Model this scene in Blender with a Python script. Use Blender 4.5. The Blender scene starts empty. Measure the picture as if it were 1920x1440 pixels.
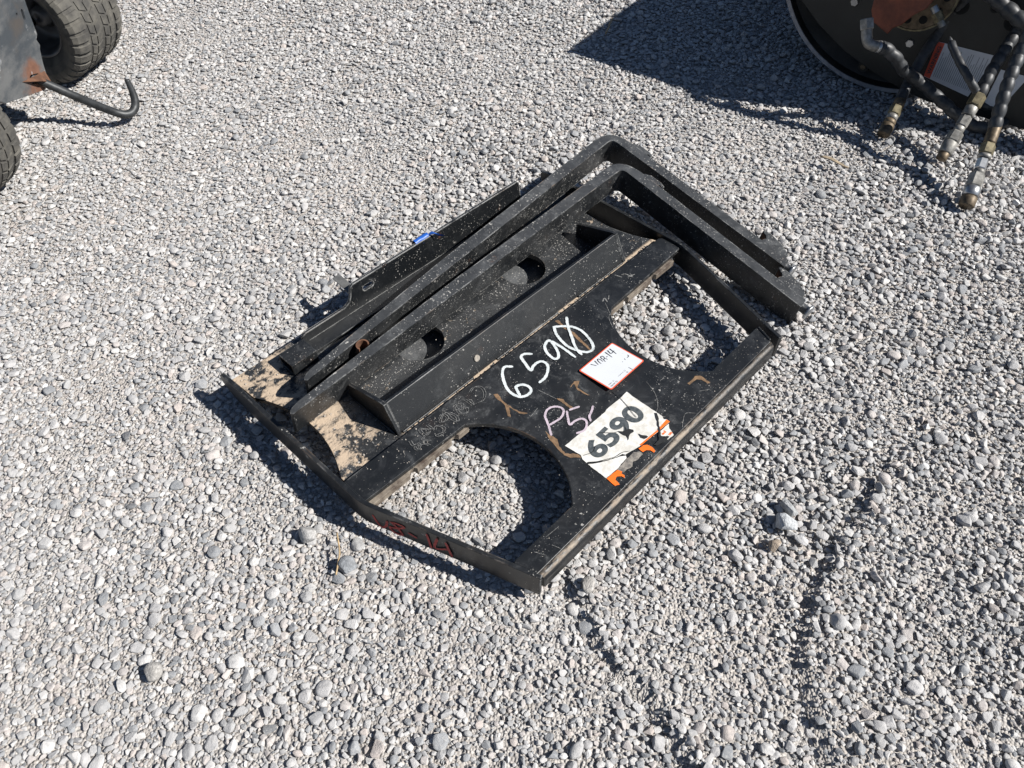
import bpy, bmesh, math, random
import numpy as np
from mathutils import Vector, Matrix, noise as mnoise
from mathutils.geometry import tessellate_polygon

scene = bpy.context.scene
R = math.radians

# ------------------------------------------------------------------ camera
cam_d = bpy.data.cameras.new('camera')
cam_d.sensor_width = 36.0
cam_d.lens = 27.0
cam_d.clip_start = 0.05
cam_d.clip_end = 1000.0
cam = bpy.data.objects.new('camera', cam_d)
scene.collection.objects.link(cam)
cam.location = (0.0, 0.0, 1.42)
cam.rotation_euler = (R(90 - 49.4), 0.0, 0.0)
scene.camera = cam

# ------------------------------------------------------------------ sky and sun
SUN_V = Vector((1.08, -0.22, 1.0)).normalized()          # towards the sun
elev = math.asin(SUN_V.z)
world = bpy.data.worlds.new('World')
scene.world = world
world.use_nodes = True
wn = world.node_tree
bg = wn.nodes['Background']
sky = wn.nodes.new('ShaderNodeTexSky')
sky.sky_type = 'NISHITA'
sky.sun_disc = False
sky.sun_elevation = elev
sky.sun_rotation = math.atan2(SUN_V.x, SUN_V.y)
sky.altitude = 1600
sky.air_density = 0.8
sky.dust_density = 0.3
wn.links.new(sky.outputs[0], bg.inputs['Color'])
bg.inputs['Strength'].default_value = 0.05

sun_d = bpy.data.lights.new('sun', 'SUN')
sun_d.energy = 5.0
sun_d.angle = R(0.5)
sun_d.color = (1.0, 0.968, 0.924)
sun = bpy.data.objects.new('sun', sun_d)
scene.collection.objects.link(sun)
sun.rotation_euler = (-SUN_V).to_track_quat('-Z', 'Y').to_euler()
sun.location = SUN_V * 10

scene.view_settings.view_transform = 'Standard'
scene.view_settings.look = 'None'
scene.view_settings.gamma = 1.0
scene.view_settings.exposure = 0.64
scene.view_settings.use_curve_mapping = False

rng = random.Random(7)
nprng = np.random.default_rng(11)
COL = scene.collection

# ================================================================== materials
def new_mat(name):
    m = bpy.data.materials.new(name)
    m.use_nodes = True
    nt = m.node_tree
    b = nt.nodes['Principled BSDF']
    return m, nt, b

class NT:
    """small helper to wire shader nodes"""
    def __init__(self, nt):
        self.nt = nt
        self.tc = nt.nodes.new('ShaderNodeTexCoord')
    def n(self, t): return self.nt.nodes.new(t)
    def l(self, a, b): self.nt.links.new(a, b)
    def noise(self, scale, detail=4, rough=0.55, vec=None, dist=0.0):
        x = self.n('ShaderNodeTexNoise')
        x.inputs['Scale'].default_value = scale
        x.inputs['Detail'].default_value = detail
        x.inputs['Roughness'].default_value = rough
        x.inputs['Distortion'].default_value = dist
        self.l(vec if vec is not None else self.tc.outputs['Object'], x.inputs['Vector'])
        return x.outputs['Fac']
    def ramp(self, fac, stops, mode='LINEAR'):
        x = self.n('ShaderNodeValToRGB')
        x.color_ramp.interpolation = mode
        e = x.color_ramp.elements
        while len(e) < len(stops): e.new(0.5)
        for i, (p, c) in enumerate(stops):
            e[i].position = p
            e[i].color = (*c, 1) if len(c) == 3 else c
        if fac is not None: self.l(fac, x.inputs['Fac'])
        return x.outputs['Color']
    def step(self, fac, lo, hi):
        x = self.n('ShaderNodeMapRange')
        x.interpolation_type = 'SMOOTHSTEP'
        x.inputs['From Min'].default_value = lo
        x.inputs['From Max'].default_value = hi
        self.l(fac, x.inputs['Value'])
        return x.outputs['Result']
    def math(self, op, a, b=None, clamp=False):
        x = self.n('ShaderNodeMath'); x.operation = op; x.use_clamp = clamp
        for i, v in enumerate((a, b)):
            if v is None: continue
            if isinstance(v, (int, float)): x.inputs[i].default_value = v
            else: self.l(v, x.inputs[i])
        return x.outputs[0]
    def mix(self, fac, a, b):
        x = self.n('ShaderNodeMix'); x.data_type = 'RGBA'
        for s, v in ((0, fac), (6, a), (7, b)):
            if isinstance(v, (int, float)): x.inputs[s].default_value = v
            elif isinstance(v, tuple): x.inputs[s].default_value = (*v, 1)
            else: self.l(v, x.inputs[s])
        return x.outputs[2]
    def fmix(self, fac, a, b):
        x = self.n('ShaderNodeMix'); x.data_type = 'FLOAT'
        for s, v in ((0, fac), (2, a), (3, b)):
            if isinstance(v, (int, float)): x.inputs[s].default_value = v
            else: self.l(v, x.inputs[s])
        return x.outputs[0]
    def bump(self, h, strength, dist, b):
        x = self.n('ShaderNodeBump')
        x.inputs['Strength'].default_value = strength
        x.inputs['Distance'].default_value = dist
        self.l(h, x.inputs['Height'])
        self.l(x.outputs[0], b.inputs['Normal'])
    def sep(self):
        x = self.n('ShaderNodeSeparateXYZ'); self.l(self.tc.outputs['Object'], x.inputs[0]); return x.outputs
    def scaled(self, sx, sy, sz):
        x = self.n('ShaderNodeMapping'); x.inputs['Scale'].default_value = (sx, sy, sz)
        self.l(self.tc.outputs['Object'], x.inputs['Vector']); return x.outputs[0]
    def dist_to(self, p):
        x = self.n('ShaderNodeVectorMath'); x.operation = 'DISTANCE'
        self.l(self.tc.outputs['Object'], x.inputs[0]); x.inputs[1].default_value = p
        return x.outputs['Value']
    def edge(self, radius=0.004):
        """0 on flats, rising on real edges"""
        bv = self.n('ShaderNodeBevel'); bv.samples = 4
        bv.inputs['Radius'].default_value = radius
        g = self.n('ShaderNodeNewGeometry')
        d = self.n('ShaderNodeVectorMath'); d.operation = 'DOT_PRODUCT'
        self.l(bv.outputs[0], d.inputs[0]); self.l(g.outputs['Normal'], d.inputs[1])
        return self.math('SUBTRACT', 1.0, d.outputs['Value'])

DUST = (0.50, 0.375, 0.255)

def black_paint(name, dust=0.35, speck=0.5, rust=0.3, base=(0.0058, 0.0068, 0.0080), rough=0.33, sand=None, grey=0.5, edges=True, dust_sky=0.06, elo=0.50):
    """worn black paint: scuffs, dust film, dust specks, rusty edges; sand = None or builder of a sand mask"""
    m, nt, b = new_mat(name)
    k = NT(nt)
    big = k.noise(5.0, 5, 0.6)
    mid = k.noise(26.0, 6, 0.62)
    fine = k.noise(170.0, 5, 0.6)
    # rubbed, cloudy paint without direction
    cloud = k.step(k.noise(11.0, 11, 0.76, None, 1.3), 0.47, 0.74)
    rub = k.noise(34.0, 9, 0.74, None, 0.6)
    scuff = k.math('MULTIPLY', k.step(rub, 0.50, 0.72), k.step(k.noise(5.5, 5, 0.6), 0.40, 0.64))
    col = k.mix(k.math('MULTIPLY', cloud, 0.75 * grey), base, (0.058, 0.061, 0.064))
    col = k.mix(k.math('MULTIPLY', scuff, grey), col, (0.105, 0.108, 0.108))
    film = k.math('MULTIPLY', k.step(big, 0.46, 0.76), 0.20 * dust)
    col = k.mix(film, col, (0.14, 0.132, 0.12))
    # up-facing paint tinted paler: settled dust and sky reflection put into the colour
    gq = k.n('ShaderNodeNewGeometry'); gs_ = k.n('ShaderNodeSeparateXYZ'); k.l(gq.outputs['True Normal'], gs_.inputs[0])
    up_ = k.math('MULTIPLY', k.step(gs_.outputs[2], 0.75, 0.97), k.fmix(k.step(k.noise(17, 7, 0.7), 0.36, 0.66), 0.45, 1.0))
    col = k.mix(k.math('MULTIPLY', up_, dust_sky), col, (0.155, 0.160, 0.165))
    # paint chips and dust specks
    chips = k.math('MULTIPLY', k.step(k.noise(74, 6, 0.62), 0.655, 0.675), k.step(k.noise(9, 4), 0.60 - 0.22 * speck, 0.72 - 0.22 * speck))
    sp2 = k.math('MULTIPLY', k.step(k.noise(230.0, 3, 0.55), 0.655 - 0.03 * speck, 0.685 - 0.03 * speck), k.step(k.noise(15, 5, 0.7), 0.52 - 0.14 * speck, 0.66 - 0.14 * speck))
    specks = k.math('MAXIMUM', chips, sp2)
    col = k.mix(k.math('MULTIPLY', specks, 0.8), col, (0.44, 0.425, 0.395))
    # fine scratches
    scr = k.noise(60, 3, 0.5, k.scaled(0.6, 14, 6), 0.2)
    col = k.mix(k.math('MULTIPLY', k.step(scr, 0.70, 0.76), 0.16), col, (0.30, 0.29, 0.27))
    if rust > 0:
        rm = k.math('MULTIPLY', k.step(k.noise(7.5, 6, 0.7), 0.63, 0.75), rust)
        col = k.mix(rm, col, (0.17, 0.075, 0.035))
        if edges:
            ew = k.math('MULTIPLY', k.step(k.edge(0.0045), 0.004, 0.05), k.step(k.noise(19, 6, 0.7), elo, elo + 0.15))
            ecol = k.mix(k.step(k.noise(4.0, 3), 0.52, 0.66), (0.33, 0.33, 0.32), (0.20, 0.125, 0.07))
            col = k.mix(k.math('MULTIPLY', ew, min(1.0, 0.45 + rust)), col, ecol)
    rgh = k.fmix(specks, k.fmix(scuff, k.fmix(big, rough - 0.08, rough + 0.10), 0.58), 0.9)
    if sand is not None:
        sm = sand(k)
        tone = k.mix(k.noise(20, 4), (0.52, 0.40, 0.285), (0.37, 0.30, 0.225))
        col = k.mix(sm, col, tone)
        rgh = k.fmix(sm, rgh, 0.95)
    k.l(col, b.inputs['Base Color'])
    k.l(rgh, b.inputs['Roughness'])
    h = k.math('ADD', k.math('MULTIPLY', mid, 0.6), k.math('MULTIPLY', fine, 0.4))
    if sand is not None: h = k.math('ADD', h, k.math('MULTIPLY', sm, k.math('ADD', 0.9, k.noise(120, 4))))
    k.bump(h, 0.10 if sand is None else 0.35, 0.004, b)
    return m

def sand_face(k):
    """wind-blown sand lying on the face plate (object space: x along the frame, y = -v)"""
    s = k.sep()
    x, y = s[0], s[1]
    left = k.step(x, 0.19, 0.11)
    strip = k.math('MULTIPLY', k.step(y, 0.090, 0.082), k.step(y, 0.050, 0.056))
    strip = k.math('MULTIPLY', strip, k.step(x, 0.17, 0.2))
    n1 = k.noise(60, 5, 0.6)
    n2 = k.noise(14, 4, 0.6)
    nearedge = k.step(y, 0.30, 0.09)
    thr = k.math('ADD', k.math('MULTIPLY', n2, 0.55), k.math('MULTIPLY', n1, 0.5))
    big = k.math('SUBTRACT', thr, k.math('MULTIPLY', k.step(y, 0.155, 0.085), 0.085))
    smear = k.math('MULTIPLY', k.step(k.noise(30, 5, 0.65, k.scaled(1.0, 1.6, 1)), 0.46, 0.66), 0.72)
    ml = k.math('MULTIPLY', left, k.math('SUBTRACT', k.step(big, 0.44, 0.53), smear, clamp=True))
    n3 = k.noise(110, 4, 0.6)
    crest = k.step(y, 0.072, 0.088)
    ms = k.math('MULTIPLY', strip, k.step(k.math('ADD', n3, k.math('MULTIPLY', crest, 0.13)), 0.475, 0.525))
    mo = k.math('MULTIPLY', k.step(n1, 0.60, 0.66), k.step(n2, 0.5, 0.64))
    return k.math('MAXIMUM', k.math('MAXIMUM', ml, ms), k.math('MULTIPLY', mo, 0.6), clamp=True)

def flat(name, col, rough=0.6, metal=0.0, var=0.15, scale=30, bump=0.0, col2=None):
    m, nt, b = new_mat(name)
    k = NT(nt)
    f = k.noise(scale, 5, 0.6)
    dark = col2 if col2 else tuple(c * (1 - var * 2) for c in col)
    k.l(k.mix(k.step(f, 0.3, 0.7), dark, col), b.inputs['Base Color'])
    b.inputs['Roughness'].default_value = rough
    b.inputs['Metallic'].default_value = metal
    if bump: k.bump(f, bump, 0.003, b)
    return m

MAT = {}
MAT['paint'] = black_paint('black_paint', dust=0.35, speck=0.35, rust=0.25)
MAT['paint_plate'] = black_paint('black_plate_paint', dust=0.45, speck=0.36, rust=0.12, grey=0.8, rough=0.34)
MAT['paint_face'] = black_paint('sandy_face_paint', dust=0.8, speck=0.95, rust=0.1, sand=sand_face, grey=1.0, dust_sky=0.14)
MAT['paint_rail'] = black_paint('hook_rail_paint', dust=0.35, speck=0.4, rust=0.1, rough=0.46, grey=0.3)
MAT['paint_lower'] = black_paint('dusty_lower_plate', dust=1.0, speck=1.0, rust=0.1, grey=1.0, dust_sky=0.7, edges=False)
MAT['paint_fork'] = black_paint('fork_paint', dust=0.5, speck=0.75, rust=0.40, base=(0.011, 0.0122, 0.0135), rough=0.38, grey=0.9, dust_sky=0.26, elo=0.46)
MAT['paint_bar'] = black_paint('end_bar_paint', dust=0.3, speck=0.3, rust=0.1)
MAT['paint_flange'] = black_paint('flange_paint', dust=0.1, speck=0.5, rust=0.95, grey=0.25, elo=0.36)
MAT['cut_edge'] = flat('weathered_cut_steel', (0.25, 0.215, 0.17), 0.7, 0.0, 0.2, 34, 0.15, (0.06, 0.042, 0.032))
MAT['worn_lip'] = flat('worn_lip_edge', (0.33, 0.27, 0.21), 0.75, 0.1, 0.2, 60, 0.3, (0.10, 0.055, 0.03))
MAT['rust'] = flat('rust', (0.15, 0.070, 0.038), 0.9, 0.0, 0.25, 40, 0.4)
MAT['rust_stain'] = flat('rust_stain', (0.23, 0.14, 0.075), 0.85, 0.0, 0.25, 120, 0.1)
MAT['zinc'] = flat('zinc_plated_steel', (0.45, 0.46, 0.47), 0.36, 0.8, 0.2, 40)
MAT['zinc_dull'] = flat('dull_zinc_fitting', (0.33, 0.32, 0.295), 0.55, 0.45, 0.3, 50, 0.15)
MAT['brass'] = flat('yellow_zinc_fitting', (0.24, 0.205, 0.125), 0.55, 0.45, 0.3, 60, 0.15)
MAT['dirty_steel'] = flat('oily_brown_coupler', (0.17, 0.13, 0.085), 0.55, 0.5, 0.3, 60, 0.15)
MAT['hose'] = flat('black_hose_rubber', (0.042, 0.045, 0.049), 0.5, 0.0, 0.3, 60, 0.15)
MAT['white_mark'] = flat('white_paint_marker', (0.60, 0.64, 0.64), 0.7, 0, 0.10, 200, 0.0)
MAT['pink_mark'] = flat('pale_pink_marker', (0.55, 0.45, 0.52), 0.7, 0, 0.12, 150, 0.0)
MAT['red_mark'] = flat('red_paint_marker', (0.42, 0.045, 0.04), 0.6, 0, 0.12, 150, 0.0)
MAT['chalk'] = flat('pale_weld_chalk', (0.27, 0.27, 0.26), 0.8, 0, 0.3, 260, 0.0, (0.03, 0.03, 0.03))
def marker(name, col, thin):
    m, nt, b = new_mat(name)
    k = NT(nt)
    skip = k.math('MULTIPLY', k.step(k.noise(330, 4, 0.65), 0.56, 0.68), k.step(k.noise(28, 3), 0.40, 0.62))
    c = k.mix(k.step(k.noise(60, 4), 0.40, 0.70), col, tuple(x * 0.78 for x in col))
    k.l(k.mix(k.math('MULTIPLY', skip, thin), c, (0.02, 0.02, 0.022)), b.inputs['Base Color'])
    b.inputs['Roughness'].default_value = 0.65
    return m
MAT['white_mark'] = marker('white_paint_marker', (0.60, 0.64, 0.64), 0.75)
MAT['pink_mark'] = marker('pale_pink_marker', (0.50, 0.42, 0.47), 0.9)
MAT['red_mark'] = marker('red_paint_marker', (0.40, 0.045, 0.04), 0.8)
MAT['sticker'] = flat('white_sticker', (0.70, 0.69, 0.655), 0.45, 0, 0.05, 70, 0.25, (0.52, 0.50, 0.45))
MAT['ink'] = flat('sticker_black_ink', (0.035, 0.045, 0.05), 0.5, 0, 0.2, 140, 0.0, (0.09, 0.10, 0.105))
MAT['orange'] = flat('orange_print', (0.83, 0.16, 0.015), 0.5, 0, 0.05, 80)
MAT['glue'] = flat('grey_glue_residue', (0.30, 0.27, 0.23), 0.85, 0, 0.25, 90, 0.1, (0.09, 0.085, 0.08))
MAT['tear'] = flat('torn_black_patch', (0.018, 0.019, 0.02), 0.6, 0, 0.3, 90)
MAT['tag'] = flat('white_tag_card', (0.62, 0.64, 0.66), 0.45, 0, 0.02, 20)
MAT['tag_red'] = flat('tag_orange_border', (0.74, 0.115, 0.05), 0.5, 0, 0.04, 40)
MAT['pen'] = flat('black_pen', (0.03, 0.03, 0.04), 0.6, 0, 0.1, 40)
MAT['blue_tape'] = flat('blue_tape', (0.02, 0.11, 0.46), 0.4, 0, 0.15, 60)
MAT['straw'] = flat('dry_straw', (0.47, 0.34, 0.19), 0.8, 0, 0.2, 60)
MAT['leaf'] = flat('dry_leaf', (0.36, 0.29, 0.20), 0.8, 0, 0.25, 60)
MAT['rubber'] = flat('dusty_tyre_rubber', (0.115, 0.108, 0.092), 0.9, 0, 0.22, 22, 0.25, (0.050, 0.048, 0.044))
MAT['rim_paint'] = flat('grey_wheel_rim', (0.13, 0.13, 0.135), 0.45, 0.3, 0.2, 20)
MAT['machine_dark'] = flat('dark_machine_paint', (0.0095, 0.0115, 0.0115), 0.5, 0, 0.25, 14, 0.1)
MAT['drum_steel'] = flat('drum_steel', (0.045, 0.042, 0.038), 0.6, 0.3, 0.3, 12, 0.2)
MAT['drum_rim'] = flat('worn_drum_rim', (0.36, 0.36, 0.38), 0.5, 0.3, 0.15, 30)
MAT['motor'] = flat('rust_red_motor_paint', (0.20, 0.050, 0.024), 0.6, 0, 0.25, 30, 0.2)
MAT['hole_shade'] = flat('black_hole_shade', (0.003, 0.003, 0.003), 0.9, 0, 0.0, 10)  # near-black colour standing in for the shade inside holes
MAT['warn_red'] = flat('warning_red', (0.50, 0.06, 0.03), 0.5, 0, 0.1, 40)
MAT['warn_white'] = flat('label_grey_white', (0.50, 0.53, 0.58), 0.5, 0, 0.05, 40)

def panel_mat():
    m, nt, b = new_mat('worn_grey_panel')
    k = NT(nt)
    st = k.noise(4.5, 6, 0.65, k.scaled(1, 1.2, 3))
    col = k.mix(k.step(st, 0.4, 0.62), (0.050, 0.058, 0.066), (0.125, 0.128, 0.128))
    col = k.mix(k.math('MULTIPLY', k.step(k.noise(8, 5), 0.5, 0.7), 0.5), col, (0.10, 0.075, 0.055))
    d = k.dist_to((0.15, -0.03, 0.165))
    wob = k.math('ADD', d, k.math('MULTIPLY', k.math('SUBTRACT', k.noise(22, 5), 0.5), 0.13))
    rs = k.step(wob, 0.088, 0.034)
    rcol = k.mix(k.noise(70, 5), (0.085, 0.036, 0.022), (0.21, 0.105, 0.066))
    col = k.mix(rs, col, rcol)
    ch = k.math('MULTIPLY', k.step(k.noise(30, 5), 0.64, 0.70), 0.35)
    col = k.mix(ch, col, (0.46, 0.46, 0.46))
    k.l(col, b.inputs['Base Color'])
    k.l(k.fmix(rs, 0.42, 0.9), b.inputs['Roughness'])
    b.inputs['Metallic'].default_value = 0.15
    k.bump(k.noise(60, 5), 0.2, 0.003, b)
    return m
MAT['panel'] = panel_mat()

def stone_mat(name, obj_random=True):
    m, nt, b = new_mat(name)
    k = NT(nt)
    oi = k.n('ShaderNodeObjectInfo')
    rnd = oi.outputs['Random']
    col = k.ramp(rnd, [(0.0, (0.475, 0.465, 0.458)), (0.16, (0.400, 0.396, 0.394)), (0.30, (0.535, 0.525, 0.512)),
                       (0.42, (0.310, 0.318, 0.328)), (0.50, (0.500, 0.462, 0.438)), (0.60, (0.435, 0.428, 0.424)),
                       (0.70, (0.240, 0.250, 0.262)), (0.77, (0.565, 0.552, 0.535)), (0.86, (0.480, 0.428, 0.395)),
                       (0.905, (0.370, 0.368, 0.366)), (0.965, (0.665, 0.656, 0.642)), (0.988, (0.165, 0.171, 0.180))], 'CONSTANT')
    r2 = k.n('ShaderNodeVectorMath'); r2.operation = 'ADD'
    cx = k.n('ShaderNodeCombineXYZ')
    k.l(k.math('MULTIPLY', rnd, 97.0), cx.inputs[0]); k.l(k.math('MULTIPLY', rnd, 41.0), cx.inputs[1])
    k.l(k.tc.outputs['Object'], r2.inputs[0]); k.l(cx.outputs[0], r2.inputs[1])
    v = r2.outputs[0]
    mott = k.noise(1.6, 6, 0.65, v)
    fine = k.noise(9.0, 6, 0.65, v)
    col = k.mix(k.math('MULTIPLY', k.step(mott, 0.45, 0.68), 0.45), col, (0.26, 0.257, 0.252))
    col = k.mix(k.math('MULTIPLY', k.step(fine, 0.55, 0.72), 0.4), col, (0.55, 0.53, 0.50))
    vein = k.math('MULTIPLY', k.step(k.math('ABSOLUTE', k.math('SUBTRACT', k.noise(1.3, 3, 0.5, v, 1.0), 0.5)), 0.02, 0.005), 0.35)
    col = k.mix(vein, col, (0.60, 0.57, 0.52))
    k.l(col, b.inputs['Base Color'])
    b.inputs['Roughness'].default_value = 0.88
    b.inputs['Specular IOR Level'].default_value = 0.3
    k.bump(k.math('ADD', mott, k.math('MULTIPLY', fine, 0.5)), 0.35, 0.25, b)
    return m
MAT['stone'] = stone_mat('gravel_stone')

def ground_mat():
    m, nt, b = new_mat('gravel_fines')
    k = NT(nt)
    vo = k.n('ShaderNodeTexVoronoi'); vo.inputs['Scale'].default_value = 170
    k.l(k.tc.outputs['Object'], vo.inputs['Vector'])
    vo2 = k.n('ShaderNodeTexVoronoi'); vo2.inputs['Scale'].default_value = 62
    k.l(k.tc.outputs['Object'], vo2.inputs['Vector'])
    big = k.noise(2.3, 5)
    col = k.mix(k.step(big, 0.35, 0.65), (0.40, 0.358, 0.316), (0.40, 0.384, 0.364))
    gs = k.n('ShaderNodeSeparateColor'); k.l(vo.outputs['Color'], gs.inputs[0])
    grain = k.mix(gs.outputs[0], (0.25, 0.230, 0.212), (0.53, 0.505, 0.475))
    col = k.mix(0.65, col, grain)
    k.l(col, b.inputs['Base Color'])
    b.inputs['Roughness'].default_value = 0.95
    h = k.math('ADD', k.math('MULTIPLY', vo.outputs['Distance'], -0.5), k.math('MULTIPLY', vo2.outputs['Distance'], -0.7))
    k.bump(h, 0.9, 0.012, b)
    return m
MAT['ground'] = ground_mat()

# ================================================================== mesh helpers
def mesh_from(name, verts, faces, smooth=False):
    me = bpy.data.meshes.new(name)
    me.from_pydata([tuple(v) for v in verts], [], [tuple(f) for f in faces])
    me.update()
    if smooth:
        me.polygons.foreach_set('use_smooth', [True] * len(me.polygons))
    return me

def recalc(me):
    bm = bmesh.new(); bm.from_mesh(me)
    bmesh.ops.recalc_face_normals(bm, faces=bm.faces)
    bm.to_mesh(me); bm.free()

def add(name, me, mat, parent=None, bevel=0.0, seg=2, xf=None, fix=True):
    if xf is not None: me.transform(xf)
    if fix: recalc(me)
    me.materials.clear(); me.materials.append(MAT[mat] if isinstance(mat, str) else mat)
    o = bpy.data.objects.new(name, me)
    COL.objects.link(o)
    if parent is not None: o.parent = parent
    if bevel > 0:
        bv = o.modifiers.new('bevel', 'BEVEL')
        bv.width = bevel; bv.segments = seg; bv.limit_method = 'ANGLE'; bv.angle_limit = R(35)
    return o

def thing(name, label, cat, loc=(0, 0, 0), rz=0.0, group=None):
    e = bpy.data.objects.new(name, None)
    e.empty_display_size = 0.1
    COL.objects.link(e)
    e.location = loc; e.rotation_euler = (0, 0, rz)
    e['label'] = label; e['category'] = cat
    if group: e['group'] = group
    e['_inv'] = 0
    del e['_inv']
    return e

def inv_of(e):
    return (Matrix.Translation(e.location) @ e.rotation_euler.to_matrix().to_4x4()).inverted()

def prism(outer, w0, w1, holes=(), fn=None):
    """outline (a,b) extruded between w0 and w1; fn maps (a,b,w) to a point"""
    fn = fn or (lambda a, b, w: (a, b, w))
    loops = [list(outer)] + [list(h) for h in holes]
    tris = tessellate_polygon([[Vector((a, b, 0)) for a, b in lp] for lp in loops])
    pts = [p for lp in loops for p in lp]
    n = len(pts)
    V = [fn(a, b, w0) for a, b in pts] + [fn(a, b, w1) for a, b in pts]
    F = []
    for t in tris:
        F.append((t[0], t[1], t[2])); F.append((t[2] + n, t[1] + n, t[0] + n))
    base = 0
    for lp in loops:
        m = len(lp)
        for i in range(m):
            j = (i + 1) % m
            F.append((base + i, base + j, base + j + n, base + i + n))
        base += m
    me = mesh_from('prism', V, F)
    bm = bmesh.new(); bm.from_mesh(me)
    bmesh.ops.recalc_face_normals(bm, faces=bm.faces)
    bmesh.ops.dissolve_limit(bm, angle_limit=R(0.5), verts=[], edges=[e for e in bm.edges])
    bm.to_mesh(me); bm.free()
    return me

def flatpoly(pts, fn):
    tris = tessellate_polygon([[Vector((a, b, 0)) for a, b in pts]])
    return mesh_from('flat', [fn(a, b) for a, b in pts], [tuple(t) for t in tris])

def arc(cx, cy, r, a0, a1, n):
    return [(cx + r * math.cos(R(a0 + (a1 - a0) * i / n)), cy + r * math.sin(R(a0 + (a1 - a0) * i / n))) for i in range(n + 1)]

def box(x0, x1, y0, y1, z0, z1):
    return prism([(x0, y0), (x1, y0), (x1, y1), (x0, y1)], z0, z1)

def catmull(pts, sub=8):
    P = [Vector(p) for p in pts]
    P = [P[0] * 2 - P[1]] + P + [P[-1] * 2 - P[-2]]
    out = []
    for i in range(1, len(P) - 2):
        p0, p1, p2, p3 = P[i - 1], P[i], P[i + 1], P[i + 2]
        for s in range(sub):
            t = s / sub
            out.append(0.5 * ((2 * p1) + (p2 - p0) * t + (2 * p0 - 5 * p1 + 4 * p2 - p3) * t * t + (3 * p1 - p0 - 3 * p2 + p3) * t ** 3))
    out.append(P[-2])
    return out

def ribbon(pts, width, fn, z0=0.0, seed=0, sub=8, wob=0.18):
    """a brush stroke: flat ribbon with uneven edges; fn maps (a,b,lift)"""
    c = catmull([(a, b) for a, b in pts], sub)
    n = len(c); V = []; F = []
    rr = random.Random(seed)
    for i, p in enumerate(c):
        d = (c[min(n - 1, i + 1)] - c[max(0, i - 1)])
        if d.length < 1e-9: d = Vector((1, 0))
        d.normalize(); nn = Vector((-d.y, d.x))
        w = width * 0.5
        if i == 0 or i == n - 1: w *= 0.55
        w1 = w * (1 + rr.uniform(-wob, wob)); w2 = w * (1 + rr.uniform(-wob, wob))
        z = z0 + 0.0006 * i / max(1, n - 1)
        q = p + (d * width * 0.3 if i == n - 1 else (-d * width * 0.3 if i == 0 else Vector((0, 0))))
        V.append(fn(q.x + nn.x * w1, q.y + nn.y * w1, z)); V.append(fn(q.x - nn.x * w2, q.y - nn.y * w2, z))
    for i in range(n - 1):
        F.append((2 * i, 2 * i + 1, 2 * i + 3, 2 * i + 2))
    return V, F

def join_vf(parts):
    V = []; F = []
    for v, f in parts:
        o = len(V); V += v; F += [tuple(i + o for i in q) for q in f]
    return mesh_from('joined', V, F)

def frames(path):
    P = [Vector(p) for p in path]; n = len(P)
    T = [(P[min(n - 1, i + 1)] - P[max(0, i - 1)]).normalized() for i in range(n)]
    u = T[0].orthogonal().normalized(); out = []
    for i in range(n):
        u = (u - T[i] * u.dot(T[i]))
        u = u.normalized() if u.length > 1e-6 else T[i].orthogonal().normalized()
        out.append((P[i], T[i], u.copy(), T[i].cross(u)))
    return out

def tube(path, rad, sides=14, cap=True):
    """rad: number or function(i, n, length so far)"""
    fr = frames(path); V = []; F = []; L = 0
    for i, (p, t, u, v) in enumerate(fr):
        if i: L += (p - fr[i - 1][0]).length
        for s in range(sides):
            a = 2 * math.pi * s / sides
            r = rad(i, L, a) if callable(rad) else rad
            V.append(p + u * (r * math.cos(a)) + v * (r * math.sin(a)))
    n = len(fr)
    for i in range(n - 1):
        for s in range(sides):
            F.append((i * sides + s, i * sides + (s + 1) % sides, (i + 1) * sides + (s + 1) % sides, (i + 1) * sides + s))
    if cap:
        F.append(tuple(range(sides - 1, -1, -1))); F.append(tuple((n - 1) * sides + s for s in range(sides)))
    return V, F

def lathe(profile, sides, fn, close=False):
    """profile of (a, r) turned round the a axis; fn maps (a, r cos, r sin)"""
    V = []; F = []; n = len(profile)
    for s in range(sides):
        t = 2 * math.pi * s / sides
        for a, r in profile: V.append(fn(a, r * math.cos(t), r * math.sin(t)))
    for s in range(sides):
        s2 = (s + 1) % sides
        for i in range(n - 1 + (1 if close else 0)):
            j = (i + 1) % n
            F.append((s * n + i, s * n + j, s2 * n + j, s2 * n + i))
    return V, F

def text_mesh(body, size, bold=0.0, shear=0.0):
    cu = bpy.data.curves.new('lettering', 'FONT')
    cu.body = body; cu.size = size; cu.offset = bold; cu.shear = shear
    cu.align_x = 'CENTER'; cu.align_y = 'CENTER'; cu.resolution_u = 6
    o = bpy.data.objects.new('lettering', cu)
    me = bpy.data.meshes.new_from_object(o)
    bpy.data.objects.remove(o); bpy.data.curves.remove(cu)
    return me

def fit_text(me, cx, cy, w, h, fn):
    """scale lettering into a w x h box round (cx, cy) and map it with fn(a, b)"""
    xs = [v.co.x for v in me.vertices]; ys = [v.co.y for v in me.vertices]
    mx, my = (min(xs) + max(xs)) / 2, (min(ys) + max(ys)) / 2
    sx, sy = w / (max(xs) - min(xs)), h / (max(ys) - min(ys))
    for v in me.vertices:
        v.co = fn(cx + (v.co.x - mx) * sx, cy + (v.co.y - my) * sy)
    me.update()
    return me

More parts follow.
